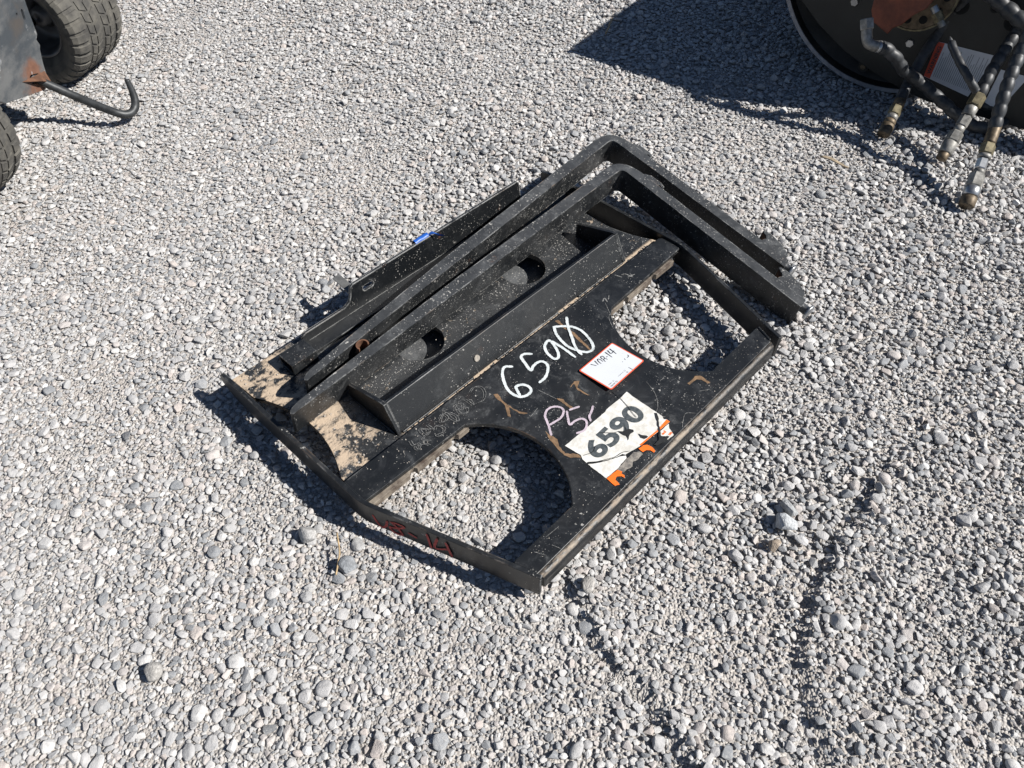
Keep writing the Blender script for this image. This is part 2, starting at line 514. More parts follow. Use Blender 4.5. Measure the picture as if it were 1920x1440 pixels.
# ================================================================== ground
def value_noise(x, y, cell, seed):
    r = np.random.default_rng(seed)
    G = r.random((64, 64))
    fx = np.asarray(x) / cell + 20.0; fy = np.asarray(y) / cell + 20.0
    ix = np.floor(fx).astype(int); iy = np.floor(fy).astype(int)
    tx = fx - ix; ty = fy - iy
    tx = tx * tx * (3 - 2 * tx); ty = ty * ty * (3 - 2 * ty)
    ix %= 64; iy %= 64; i2 = (ix + 1) % 64; j2 = (iy + 1) % 64
    return (G[ix, iy] * (1 - tx) + G[i2, iy] * tx) * (1 - ty) + (G[ix, j2] * (1 - tx) + G[i2, j2] * tx) * ty

RIDGES = [[(0.118, 0.70), (0.155, 0.598), (0.204, 0.537), (0.249, 0.481), (0.277, 0.419), (0.31, 0.35)],
          [(0.84, 0.96), (0.75, 0.86), (0.687, 0.798), (0.611, 0.69), (0.556, 0.58), (0.54, 0.487), (0.55, 0.38)]]
def relief(x, y):
    """uneven yard surface: swells and two little scraped-up ridges, steep on their left"""
    x = np.asarray(x, float); y = np.asarray(y, float)
    near = np.clip((30 - np.hypot(x, y)) / 20, 0, 1)
    z = 0.010 * (value_noise(x, y, 0.85, 21) - 0.5) + 0.007 * (value_noise(x, y, 0.30, 22) - 0.5)
    wob = 0.022 * (value_noise(x, y, 0.09, 23) - 0.5) + 0.010 * (value_noise(x, y, 0.035, 24) - 0.5)
    for R_ in RIDGES:
        R_ = sorted(R_, key=lambda p: p[1])
        ys = np.array([p[1] for p in R_]); xs = np.array([p[0] for p in R_])
        d = x - np.interp(y, ys, xs) + wob
        amp = 0.018 * np.clip((y - ys[0] + 0.10) / 0.08, 0, 1) * np.clip((ys[-1] + 0.05 - y) / 0.09, 0, 1)
        z = z + amp * (np.clip((d + 0.006) / 0.010, 0, 1) * np.exp(-np.clip(d, 0, 9) / 0.10) - 0.45 * np.exp(-((d + 0.018) / 0.014) ** 2))
    return z * near
def compaction(x, y):
    """1 where the yard is driven flat and full of fines, 0 where the stone lies loose"""
    x = np.asarray(x, float); y = np.asarray(y, float)
    return np.clip(0.48 - 0.30 * x + 0.20 * np.clip(y - 1.0, -1, 1.2) + 1.2 * (value_noise(x, y, 0.7, 31) - 0.5), 0, 1)
xs_ = np.concatenate([[-150, -60, -25, -12, -7], np.linspace(-4.6, 4.6, 460), [7, 12, 25, 60, 150]])
ys_ = np.concatenate([[-150, -60, -25, -8, -2], np.linspace(-0.5, 5.5, 300), [8, 14, 30, 70, 150]])
XX, YY = np.meshgrid(xs_, ys_, indexing='ij')
ZZ = relief(XX, YY) - 0.0150 + 0.0055 * compaction(XX, YY)
nX, nY = len(xs_), len(ys_)
idx_ = np.arange(nX * nY).reshape(nX, nY)
gfaces = np.stack([idx_[:-1, :-1], idx_[1:, :-1], idx_[1:, 1:], idx_[:-1, 1:]], -1).reshape(-1, 4)
g = bpy.data.meshes.new('gravel_ground')
g.from_pydata(np.stack([XX, YY, ZZ], -1).reshape(-1, 3).tolist(), [], gfaces.tolist())
g.update()
g.polygons.foreach_set('use_smooth', [True] * len(g.polygons))
ground = add('ground', g, 'ground', fix=False)
ground['kind'] = 'structure'

# ------------------------------------------------------------------ gravel stones
def stone_mesh(seed, angular):
    rr = random.Random(seed)
    bm = bmesh.new()
    if angular:
        for i in range(rr.randint(11, 17)):
            d = Vector((rr.gauss(0, 1), rr.gauss(0, 1), rr.gauss(0, 1))).normalized()
            m_ = max(abs(c) for c in d)
            d = d * (0.55 + 0.45 / m_ * 0.75) * rr.uniform(0.86, 1.0)
            bm.verts.new(d)
        hull = bmesh.ops.convex_hull(bm, input=bm.verts)
        bmesh.ops.delete(bm, geom=[v for v in bm.verts if not v.link_faces], context='VERTS')
        bmesh.ops.dissolve_limit(bm, angle_limit=R(9), verts=bm.verts, edges=bm.edges)
        bmesh.ops.bevel(bm, geom=list(bm.edges), offset=0.075, segments=2, profile=0.6, affect='EDGES', clamp_overlap=True)
        bmesh.ops.triangulate(bm, faces=bm.faces)
        bmesh.ops.subdivide_edges(bm, edges=[e for e in bm.edges if e.calc_length() > 0.3], cuts=1)
        bmesh.ops.triangulate(bm, faces=bm.faces)
        bmesh.ops.recalc_face_normals(bm, faces=bm.faces)
        off = Vector((rr.uniform(0, 50), rr.uniform(0, 50), rr.uniform(0, 50)))
        for v in bm.verts: v.co *= 1 + mnoise.noise(v.co * 2.2 + off) * 0.05
        mx = max(v.co.length for v in bm.verts)
        for v in bm.verts: v.co /= mx * 0.86
        bm.normal_update()
        for e in bm.edges:
            if len(e.link_faces) == 2 and e.calc_face_angle(0.0) > R(30): e.smooth = False
        me = bpy.data.meshes.new('stone'); bm.to_mesh(me); bm.free()
        me.polygons.foreach_set('use_smooth', [True] * len(me.polygons))
        me.materials.append(MAT['stone'])
        return me
    bmesh.ops.create_icosphere(bm, subdivisions=3, radius=1.0)
    planes = []
    for i in range(rr.randint(11, 16) if angular else rr.randint(7, 10)):
        d = Vector((rr.gauss(0, 1), rr.gauss(0, 1), rr.gauss(0, 1))).normalized()
        planes.append((d, rr.uniform(0.54, 0.80) if angular else rr.uniform(0.64, 0.86)))
    off = Vector((rr.uniform(0, 50), rr.uniform(0, 50), rr.uniform(0, 50)))
    for v in bm.verts:
        p = v.co.copy()
        for it in range(3):
            for d, h in planes:
                e = p.dot(d) - h
                if e > 0: p -= d * e
        nz = mnoise.noise(p * 1.5 + off) * 0.035 + mnoise.noise(p * 4.5 + off) * 0.022
        v.co = p * (1 + nz)
    xs = [v.co for v in bm.verts]
    mx = max(p.length for p in xs)
    for v in bm.verts: v.co /= mx * 0.9
    bm.normal_update()
    for e in bm.edges:
        if len(e.link_faces) == 2 and e.calc_face_angle(0.0) > R(24 if angular else 40): e.smooth = False
    me = bpy.data.meshes.new('stone'); bm.to_mesh(me); bm.free()
    me.polygons.foreach_set('use_smooth', [True] * len(me.polygons))
    me.materials.append(MAT['stone'])
    return me

stone_col = bpy.data.collections.new('stone_shapes')
NVAR = 28
stone_meshes = []
for i in range(NVAR):
    me = stone_mesh(100 + i, i % 7 != 0)
    stone_meshes.append(me)
    stone_col.objects.link(bpy.data.objects.new('stone_shape', me))

def scatter():
    """stones packed side by side, big ones first, grit in the gaps; patches where the fines show through"""
    X0, X1, Y0, Y1 = -4.6, 4.6, -0.25, 5.3
    res = 0.0025
    nx, ny = int((X1 - X0) / res) + 60, int((Y1 - Y0) / res) + 60
    occ = np.zeros((nx, ny), np.uint8)
    classes = [  # tries per m2, rmin, rmax, allowed overlap, chance in fines
        (1500, 0.0096, 0.0158, 0.10, 0.15), (5600, 0.0066, 0.0096, 0.13, 0.30),
        (10000, 0.0042, 0.0066, 0.22, 0.62), (12000, 0.0022, 0.0042, 0.45, 0.95)]
    pos = []; rot = []; scl = []
    for ci, (dens, r0, r1, lim, pf) in enumerate(classes):
        n = int(dens * (X1 - X0) * (Y1 - Y0))
        x = nprng.uniform(X0 + 0.06, X1 - 0.06, n); y = nprng.uniform(Y0 + 0.06, Y1 - 0.06, n)
        keep = np.abs(x) < 1.30 + 0.585 * np.maximum(y, 0)
        pn = value_noise(x, y, 0.45, 3) * 0.46 + value_noise(x, y, 0.17, 4) * 0.34 + value_noise(x, y, 0.07, 5) * 0.20
        fines = np.clip((pn - 0.54) / 0.10, 0, 1)
        prob = 1 - (1 - pf) * fines
        # compacted, finer ground towards the far left; coarser to the right and near
        comp = compaction(x, y)
        prob = prob * [1 - 0.62 * comp, 1 - 0.30 * comp, 1 - 0.10 * comp, 1][ci]
        if ci == 3: prob = prob * np.clip(1.7 - 0.42 * y, 0.12, 1)
        if ci == 0: prob = prob * (0.35 + 0.65 * np.clip((value_noise(x, y, 0.6, 9) - 0.25) / 0.4, 0, 1))
        keep &= nprng.random(n) < prob
        x = x[keep]; y = y[keep]; n = len(x)
        r = r0 + (r1 - r0) * nprng.random(n) ** (1.7 if ci == 0 else 1.0)
        asp = nprng.uniform(0.58, 1.0, n); cp = compaction(x, y)
        flatn = nprng.uniform(0.50, 0.82, n) * (1 - 0.30 * cp)
        yaw = nprng.uniform(0, 6.283, n); tilt = nprng.normal(0, 0.22, (n, 2)) * (1 - 0.55 * cp)[:, None]
        dz = nprng.normal(0, 0.0014, n) + relief(x, y)
        xi = ((x - X0) / res).astype(int); yi = ((y - Y0) / res).astype(int)
        c, s_ = np.cos(yaw), np.sin(yaw)
        grids = {}
        for i in range(n):
            if occ[xi[i], yi[i]]: continue
            rad = r[i]; k = int(rad / res) + 1
            g_ = grids.get(k)
            if g_ is None:
                q = np.arange(-k, k + 1, dtype=np.float32) * res
                g_ = grids[k] = (np.repeat(q[:, None], 2 * k + 1, 1), np.repeat(q[None, :], 2 * k + 1, 0))
            a = g_[0] * c[i] + g_[1] * s_[i]; b = (g_[1] * c[i] - g_[0] * s_[i]) / asp[i]
            m = (a * a + b * b) < (rad * 0.93) ** 2
            W = occ[xi[i] - k:xi[i] + k + 1, yi[i] - k:yi[i] + k + 1]
            if W[m].mean() > lim: continue
            W[m] = 1
            hz = rad * flatn[i] * (0.5 + 0.5 * asp[i])
            zc = -0.0120 + 0.0035 * cp[i] + hz * (0.74 if ci < 2 else (0.62 if ci == 2 else 0.2)) * (1 - 0.25 * cp[i]) + dz[i]
            pos.append((x[i], y[i], zc)); rot.append((tilt[i, 0], tilt[i, 1], yaw[i])); scl.append((rad * 1.07, rad * asp[i] * 1.07, hz * 1.07))
    return pos, rot, scl

pos, rot, scl = scatter()
gm = bpy.data.meshes.new('gravel')
gm.from_pydata(pos, [], [])
npos = len(pos)
at = gm.attributes.new('rot', 'FLOAT_VECTOR', 'POINT'); at.data.foreach_set('vector', np.array(rot, np.float32).ravel())
at = gm.attributes.new('scl', 'FLOAT_VECTOR', 'POINT'); at.data.foreach_set('vector', np.array(scl, np.float32).ravel())
at = gm.attributes.new('idx', 'INT', 'POINT'); at.data.foreach_set('value', nprng.integers(0, NVAR, npos).astype(np.int32))
gravel = bpy.data.objects.new('gravel', gm)
COL.objects.link(gravel)
gravel['kind'] = 'stuff'
gravel['label'] = 'loose grey crushed gravel covering the whole yard'
gravel['category'] = 'gravel'
gm.materials.append(MAT['stone'])
ng = bpy.data.node_groups.new('gravel_scatter', 'GeometryNodeTree')
ng.interface.new_socket('Geometry', in_out='INPUT', socket_type='NodeSocketGeometry')
ng.interface.new_socket('Geometry', in_out='OUTPUT', socket_type='NodeSocketGeometry')
gi = ng.nodes.new('NodeGroupInput'); go = ng.nodes.new('NodeGroupOutput')
iop = ng.nodes.new('GeometryNodeInstanceOnPoints')
ci_ = ng.nodes.new('GeometryNodeCollectionInfo')
ci_.inputs['Collection'].default_value = stone_col
ci_.inputs['Separate Children'].default_value = True
ci_.inputs['Reset Children'].default_value = True
def named(nm, dt):
    a = ng.nodes.new('GeometryNodeInputNamedAttribute'); a.data_type = dt
    a.inputs['Name'].default_value = nm
    return a.outputs['Attribute']
ng.links.new(gi.outputs[0], iop.inputs['Points'])
ng.links.new(ci_.outputs[0], iop.inputs['Instance'])
iop.inputs['Pick Instance'].default_value = True
ng.links.new(named('idx', 'INT'), iop.inputs['Instance Index'])
ng.links.new(named('rot', 'FLOAT_VECTOR'), iop.inputs['Rotation'])
ng.links.new(named('scl', 'FLOAT_VECTOR'), iop.inputs['Scale'])
ng.links.new(iop.outputs[0], go.inputs[0])
gmod = gravel.modifiers.new('scatter', 'NODES'); gmod.node_group = ng

# ================================================================== fork carriage frame
PHI = R(46.6)
O3 = Vector((-0.30666, 0.83198, 0.0))
frame = thing('carriage_frame', 'black steel fork carriage frame lying flat with hourglass plate, number sticker and white tag', 'attachment', O3, PHI)
def Lp(u, v, z): return Vector((u, -v, z))          # frame coordinates: u along, v towards the viewer
fr_prism = lambda outer, z0, z1, holes=(): prism(outer, z0, z1, holes, lambda a, b, w: Lp(a, b, w))

ZP = 0.078
# hourglass mounting plate
outl = [(0.006, -0.066), (1.100, -0.066), (1.109, -0.060), (1.113, -0.050), (1.113, -0.004), (1.106, 0.002), (0.80, 0.012), (0.797, 0.014)]
outl += arc(0.912, 0.165, 0.192, -127, -233, 18)[1:]
outl += [(0.81, 0.315), (0.989, 0.315), (0.969, 0.366), (0.131, 0.366), (0.112, 0.315), (0.278, 0.315)]
outl += arc(0.171, 0.165, 0.192, 52, -52, 18)[0:]
outl += [(0.285, 0.010), (0.006, 0.003)]
add('mounting_plate', fr_prism(outl, 0.066, ZP), 'paint_plate', frame, 0.0016)
# bent lip along its near edge
prof = [(0.3662, ZP), (0.372, ZP - 0.001), (0.3775, ZP - 0.0045), (0.380, ZP - 0.011), (0.3815, 0.036), (0.3745, 0.036), (0.373, 0.064), (0.370, 0.0675), (0.3662, 0.068)]
nu = 60; V = []; F = []
for i in range(nu + 1):
    t = i / nu
    for v, z in prof:
        jit = 0.0008 * mnoise.noise(Vector((t * 30, z * 60, 1.3)))
        uu = (0.131 + (0.969 - 0.131) * t) + (v - 0.366) * (0.34 - 0.68 * t)
        V.append(Lp(uu, v + jit, z + jit * 0.6))
m_ = len(prof)
for i in range(nu):
    for j in range(m_):
        F.append((i * m_ + j, i * m_ + (j + 1) % m_, (i + 1) * m_ + (j + 1) % m_, (i + 1) * m_ + j))
F.append(tuple(range(m_))); F.append(tuple(nu * m_ + j for j in range(m_ - 1, -1, -1)))
def lip_mat():
    m, nt, b = new_mat('worn_lip_paint')
    k = NT(nt)
    s = k.sep()
    zt = k.step(s[2], 0.0705, 0.0765)
    yb = k.step(s[1], -0.3800, -0.3745)
    band = k.math('MULTIPLY', zt, k.step(k.noise(26, 6, 0.7, k.scaled(1, 4, 4)), 0.40, 0.58))
    ends = k.math('SUBTRACT', 1.0, k.math('MULTIPLY', k.step(s[0], 0.58, 0.80), 0.72))
    band = k.math('MULTIPLY', band, ends)
    wc = k.mix(k.noise(90, 5), (0.12, 0.065, 0.036), (0.46, 0.41, 0.33))
    base = k.mix(k.math('MULTIPLY', k.step(k.noise(40, 6, 0.7, k.scaled(0.4, 3, 3)), 0.57, 0.66), 0.35), (0.014, 0.015, 0.016), (0.30, 0.28, 0.25))
    k.l(k.mix(band, base, wc), b.inputs['Base Color'])
    k.l(k.fmix(band, 0.42, 0.85), b.inputs['Roughness'])
    k.bump(k.noise(140, 5), 0.25, 0.003, b)
    return m
MAT['lip'] = lip_mat()
lip = add('bent_lip', mesh_from('lip', V, F, True), 'lip', frame)

# face plate: round holes, scooped ends, notched near edge
def near_edge():
    pts = [(0.012, 0.013)]
    for c in (0.129, 0.250, 0.857, 0.977):
        pts += [(c - 0.0105, 0.0135)] + [(c + 0.0098 * math.cos(R(a)), 0.0125 - 0.0098 * math.sin(R(a))) for a in (165, 135, 110, 90, 70, 45, 15)] + [(c + 0.0105, 0.0135)]
    pts += [(1.062, 0.0135), (1.075, 0.004)]
    return pts
right = [(1.105, -0.05), (1.104, -0.075)]
right += [(1.060 + (1 - math.cos(R(a))) * 0.0 + 0.044 * (abs((v + 0.245)) / 0.17) ** 2, v) for v in np.linspace(-0.09, -0.40, 16) for a in (0,)]
left = [(0.057 - 0.046 * (abs((v + 0.245)) / 0.165) ** 2, v) for v in np.linspace(-0.405, -0.085, 18)]
outer = near_edge() + right + [(1.105, -0.43), (1.105, -0.487), (0.010, -0.487)] + left + [(0.010, -0.05)]
h1 = arc(0.393, -0.262, 0.062, 0, 350, 35); h2 = arc(0.763, -0.262, 0.062, 0, 350, 35)
add('face_plate', fr_prism(outer, 0.052, 0.066, (h1, h2)), 'paint_face', frame, 0.001)
# raw cut edge standing proud under the plate strip (the notched carriage rail)
def rail(u0, u1, notches):
    top = [(u0, 0.0136)]
    for c in notches:
        top += [(c - 0.0105, 0.0136)] + [(c + 0.0098 * math.cos(R(a)), 0.0126 - 0.0098 * math.sin(R(a))) for a in (165, 135, 110, 90, 70, 45, 15)] + [(c + 0.0105, 0.0136)]
    top += [(u1, 0.0136)]
    low = [(a, b - 0.0165 if b > 0.012 else b - 0.0165) for a, b in top]
    out = [(a, b + 0.0009) for a, b in top] + [(u1 - 0.002, -0.012), (u0 + 0.002, -0.012)]
    return out
add('carriage_rail', fr_prism(rail(0.014, 0.292, (0.129, 0.250)), 0.0500, 0.06695), 'cut_edge', frame, 0.0008)
add('carriage_rail', fr_prism(rail(0.790, 1.066, (0.857, 0.977)), 0.0500, 0.06695), 'cut_edge', frame, 0.0008)
# plate under the round holes
add('lower_plate', fr_prism([(0.15, -0.40), (0.97, -0.40), (0.97, -0.10), (0.15, -0.10)], 0.014, 0.022), 'paint_lower', frame, 0.001)
# cross members carrying it all
for (u0, u1) in ((0.20, 0.23), (0.56, 0.59), (0.92, 0.95)):
    add('cross_member', fr_prism([(u0, -0.46), (u1, -0.46), (u1, -0.02), (u0, -0.02)], 0.0225, 0.0515), 'paint', frame, 0.001)

# end bars
def bar(path, z0, z1, th, tip):
    """flat bar standing on edge along path (u,v)"""
    P = [Vector(p) for p in path]; V = []; F = []
    n = len(P)
    for i, p in enumerate(P):
        d = (P[min(n - 1, i + 1)] - P[max(0, i - 1)]).normalized(); nn = Vector((-d.y, d.x))
        za, zb = z0, z1
        if i < len(tip): za = z0 + tip[i][0]; zb = z1 - tip[i][1]
        for s, z in ((-1, za), (1, za), (1, zb), (-1, zb)):
            q = p + nn * (th / 2 * s)
            V.append(Lp(q.x, q.y, z))
    for i in range(n - 1):
        for j in range(4):
            F.append((i * 4 + j, i * 4 + (j + 1) % 4, i * 4 + 4 + (j + 1) % 4, i * 4 + 4 + j))
    F.append((0, 1, 2, 3)); F.append(tuple((n - 1) * 4 + j for j in (3, 2, 1, 0)))
    return mesh_from('bar', V, F)
bend = [(0.0, -0.022), (0.0008, -0.008), (0.003, 0.006), (0.0068, 0.020), (0.0115, 0.034)]
lpath = [(0.0, -0.512), (0.0, -0.506), (0.0, -0.495), (0.0, -0.478), (0.0, -0.44), (0.0, -0.25), (0.0, -0.1)] + bend + [(0.0550, 0.1632), (0.1230, 0.3652), (0.1275, 0.3785)]
tipz = [(0.040, 0.012), (0.034, 0.006), (0.025, 0.002), (0.014, 0.0), (0.002, 0)]
lbar = add('end_bar', bar(lpath, 0.018, 0.086, 0.010, tipz), 'paint_bar', frame, 0.0016)
rpath = [(1.1175 - u, v) for u, v in lpath]
rbar = add('end_bar', bar(rpath, 0.018, 0.086, 0.010, tipz), 'paint_bar', frame, 0.0016)

# hook rail (sloped plate) with its end gussets
sl = [(-0.083, 0.0663), (-0.1190, 0.1395), (-0.1275, 0.1370), (-0.092, 0.0663)]
def sprism(prof_vz, u0, u1): return prism(prof_vz, u0, u1, (), lambda a, b, w: Lp(w, a, b))
add('hook_rail', sprism(sl, 0.179, 0.966), 'paint_rail', frame, 0.0012)
gus = [(-0.249, 0.0663), (-0.249, 0.102), (-0.243, 0.107), (-0.128, 0.1405), (-0.117, 0.1405), (-0.080, 0.0675), (-0.080, 0.0663)]
add('gusset', sprism(gus, 0.169, 0.1785), 'paint_rail', frame, 0.0012)
add('gusset', sprism(gus, 0.9665, 0.976), 'paint_rail', frame, 0.0012)
chip = mesh_from('chip', *tube([Lp(0.43, -0.0985, 0.0990), Lp(0.43, -0.0962, 0.1001)], 0.0085, 9))
add('plug_weld', chip, 'glue', frame)

# weld beads: lumpy runs where plates meet
def weld(p0, p1, r, seed):
    p0, p1 = Vector(p0), Vector(p1)
    n = max(6, int((p1 - p0).length / 0.0022))
    rr = random.Random(seed)
    ph = rr.uniform(0, 6)
    path = [p0.lerp(p1, i / n) + Vector((rr.uniform(-1, 1), rr.uniform(-1, 1), rr.uniform(-1, 1))) * 0.0004 for i in range(n + 1)]
    V, F = tube(path, lambda i, L, a: r * (0.86 + 0.16 * abs(math.sin(L * 520 + ph)) + 0.12 * mnoise.noise(Vector((L * 60, seed, 0)))), 8)
    return mesh_from('weld', V, F, True)
wl_ = [((0.182, -0.0815, 0.0672), (0.40, -0.0815, 0.0672)), ((0.48, -0.0815, 0.0672), (0.70, -0.0815, 0.0672)), ((0.78, -0.0815, 0.0672), (0.964, -0.0815, 0.0672)),
       ((0.1675, -0.235, 0.067), (0.1675, -0.09, 0.067)), ((0.9775, -0.235, 0.067), (0.9775, -0.09, 0.067)),
       ((0.1788, -0.1205, 0.138), (0.1788, -0.086, 0.070)), ((0.9662, -0.1205, 0.138), (0.9662, -0.086, 0.070)),
       ((0.0065, -0.062, 0.0785), (0.0065, 0.0, 0.0785)), ((0.1165, 0.318, 0.0785), (0.131, 0.362, 0.0785)), ((0.9905, 0.318, 0.0785), (0.972, 0.362, 0.0785)),
       ((0.0062, -0.48, 0.0668), (0.0062, -0.42, 0.0668)), ((0.02, -0.0668, 0.0668), (0.16, -0.0668, 0.0668)), ((0.98, -0.0668, 0.0668), (1.09, -0.0668, 0.0668))]
for i, (p, q) in enumerate(wl_):
    add('weld_bead', weld(Lp(*p), Lp(*q), 0.0034, 300 + i), 'paint_rail', frame)

# back flange: angle with a stepped upright leg and a slot
leg = [(0.19, 0.0740), (0.962, 0.0740), (0.962, 0.139), (0.955, 0.147), (0.366, 0.147), (0.356, 0.142), (0.349, 0.120), (0.341, 0.106), (0.325, 0.0995), (0.205, 0.0995), (0.193, 0.094)]
def slot(cu, cz, L_, r, tilt=0.0):
    p = [(cu - L_ / 2 + r * math.cos(R(a)), cz + r * math.sin(R(a))) for a in range(90, 271, 30)] + [(cu + L_ / 2 + r * math.cos(R(a)), cz + r * math.sin(R(a))) for a in range(-90, 91, 30)]
    return [(a, b + tilt * (a - cu)) for a, b in p]
add('back_flange', prism(leg, -0.4585, -0.4505, [slot(0.405, 0.118, 0.020, 0.007)],
    lambda a, b, w: Lp(a, w - 0.16 * (b - 0.08), b)), 'paint_flange', frame, 0.0022)
add('flange_foot', fr_prism([(0.19, -0.4505), (0.962, -0.4505), (0.962, -0.410), (0.19, -0.410)], 0.0664, 0.0735), 'paint_rail', frame, 0.0013)
# stub tube beside it, open towards the left
so = [(-0.443, 0.0664), (-0.388, 0.0664), (-0.388, 0.100), (-0.443, 0.100)]
si = [(-0.438, 0.0704), (-0.393, 0.0704), (-0.393, 0.0955), (-0.438, 0.0955)]
add('stub_tube', prism(so, 0.118, 0.188, [si], lambda a, b, w: Lp(w, a, b)), 'paint', frame, 0.001)
# thin tab behind the flange
tabp = []
V, F = [], []
for i in range(7):
    t = i / 6
    v = -0.462 - 0.105 * t; z = 0.094 + 0.004 * math.sin(t * 3)
    for du, dz in ((-0.011, 0), (0.011, 0), (0.011, 0.003), (-0.011, 0.003)): V.append(Lp(0.372 + du + 0.012 * t, v, z + dz))
for i in range(6):
    for j in range(4): F.append((i * 4 + j, i * 4 + (j + 1) % 4, i * 4 + 4 + (j + 1) % 4, i * 4 + 4 + j))
F += [(0, 1, 2, 3), (24, 25, 26, 27)]
MAT['tab'] = flat('grey_tab', (0.16, 0.16, 0.155), 0.6, 0.1, 0.2, 40)
add('tab', mesh_from('tab', V, F), 'tab', frame)
# scrap of blue tape on the flange top
def tape(u0, u1, drop_f, drop_b, seed):
    V = []; F = []; rr = random.Random(seed)
    prof_ = [(-0.4518, 0.148 - drop_f), (-0.4535, 0.140), (-0.455, 0.1478), (-0.459, 0.1505), (-0.4655, 0.1505), (-0.4695, 0.1478), (-0.4735, 0.148 - drop_b)]
    N = 8
    for i in range(N + 1):
        for v, z in prof_:
            V.append(Lp(u0 + (u1 - u0) * i / N, v - 0.0085 + rr.uniform(-.0008, .0008), z + rr.uniform(-.001, .001) + 0.0015))
    m = len(prof_)
    for i in range(N):
        for j in range(m - 1): F.append((i * m + j, i * m + j + 1, i * m + m + j + 1, i * m + m + j))
    return mesh_from('tape', V, F, True)
tp = add('blue_tape', tape(0.575, 0.622, 0.012, 0.02, 3), 'blue_tape', frame)
V = []; F = []
for i in range(7):
    t = i / 6
    for s in (-1, 1):
        V.append(Lp(0.622 + 0.022 * t + 0.004 * s, -0.462 + 0.022 * t + 0.007 * s, 0.151 + 0.006 * math.sin(t * 4) + 0.003 * s * math.cos(t * 7)))
for i in range(6): F.append((2 * i, 2 * i + 1, 2 * i + 3, 2 * i + 2))
add('tape_end', mesh_from('tape_end', V, F, True), 'blue_tape', tp)

# ------------------------------------------------------------------ writing on the frame
on_plate = lambda lift: (lambda a, b, z=0.0: Lp(a, b, ZP + lift + z))
def strokes(name, lists, width, mat, lift, parent=frame, fn=None, seed=0):
    if name in ('chalk_tick', 'scratch', 'tick_circle', 'ruled_line', 'crease') and len(lists) > 1:
        return [strokes(name, [q], width, mat, lift + 0.00003 * i, parent, fn and (lambda a, b, z, i=i: fn(a, b, z + 0.0003 * i)), seed + i) for i, q in enumerate(lists)][0]
    parts = []
    for i, s in enumerate(lists):
        f_ = fn or (lambda a, b, z: Lp(a, b, ZP + lift + z))
        parts.append(ribbon(s, width, lambda a, b, z, i=i: f_(a, b, z + 0.00035 * i), 0.0, seed + i))
    return add(name, join_vf(parts), mat, parent, fix=False)
W6 = [(0.481, -0.032), (0.468, -0.044), (0.452, -0.036), (0.435, -0.015), (0.423, 0.008), (0.421, 0.029), (0.428, 0.046), (0.443, 0.053), (0.457, 0.05), (0.462, 0.038), (0.457, 0.024), (0.444, 0.017), (0.437, 0.023), (0.429, 0.041)]
W5 = [(0.542, -0.026), (0.53, -0.038), (0.518, -0.038), (0.51, -0.02), (0.502, 0.007), (0.516, 0.003), (0.531, 0.003), (0.542, 0.01), (0.541, 0.025), (0.529, 0.037), (0.508, 0.047), (0.488, 0.048)]
W9 = [(0.604, -0.017), (0.602, -0.026), (0.589, -0.024), (0.577, -0.015), (0.568, 0.004), (0.567, 0.024), (0.576, 0.028), (0.588, 0.017), (0.598, -0.002), (0.605, -0.018), (0.607, 0.016), (0.605, 0.056)]
W0 = [(0.645, -0.048), (0.661, -0.034), (0.676, -0.016), (0.682, 0.008), (0.677, 0.034), (0.665, 0.06), (0.651, 0.071), (0.636, 0.066), (0.625, 0.047), (0.619, 0.022), (0.624, -0.008), (0.633, -0.03), (0.645, -0.046)]
WS = [(0.692, -0.046), (0.672, -0.024), (0.65, 0.006), (0.628, 0.039), (0.621, 0.062)]
o = strokes('painted_number', [W6, W5, W9, W0, WS], 0.0068, 'white_mark', 0.0008, seed=1)
o['label'] = 'white hand-painted 6590 with the zero struck through'
PP = [(0.394, 0.167), (0.405, 0.152), (0.416, 0.135), (0.424, 0.122), (0.441, 0.114), (0.457, 0.119), (0.466, 0.132), (0.462, 0.144), (0.444, 0.151), (0.426, 0.149), (0.412, 0.146)]
P5a = [(0.496, 0.16), (0.485, 0.155), (0.474, 0.151)]
P5 = [(0.467, 0.149), (0.455, 0.162), (0.443, 0.178), (0.458, 0.18), (0.473, 0.186), (0.475, 0.198), (0.464, 0.208), (0.45, 0.211), (0.435, 0.205)]
PS = [(0.518, 0.182), (0.505, 0.189), (0.49, 0.195), (0.482, 0.205)]
o = strokes('painted_letters', [PP, P5a, P5, PS], 0.0052, 'pink_mark', 0.0008, seed=11)
o['label'] = 'pale pink handwritten P5'
CH = [[(0.354, -0.049), (0.372, -0.053), (0.383, -0.041), (0.376, -0.022), (0.358, -0.011), (0.343, -0.015)],
      [(0.332, -0.041), (0.333, -0.03), (0.333, -0.017), (0.338, -0.028), (0.336, -0.036)],
      [(0.298, -0.041), (0.311, -0.045), (0.318, -0.035), (0.305, -0.025), (0.3, -0.034), (0.297, -0.02), (0.308, -0.011), (0.317, -0.02), (0.312, -0.029)],
      [(0.254, -0.043), (0.267, -0.048), (0.27, -0.034), (0.257, -0.029), (0.25, -0.036), (0.274, -0.047), (0.273, -0.023), (0.277, -0.008), (0.285, -0.021), (0.281, -0.04)],
      [(0.226, -0.027), (0.237, -0.033), (0.244, -0.018), (0.234, -0.01), (0.22, -0.015), (0.222, -0.006), (0.231, -0.007)],
      [(0.224, -0.05), (0.223, -0.033), (0.205, -0.052), (0.202, -0.03), (0.216, -0.033), (0.191, -0.028), (0.199, -0.012)],
      [(0.169, -0.044), (0.166, -0.03), (0.175, -0.028), (0.176, -0.02), (0.165, -0.014), (0.166, -0.024), (0.185, -0.014), (0.19, -0.005)]]
CH2 = [[(a + 0.004, b + 0.0035) for a, b in s] for s in CH]
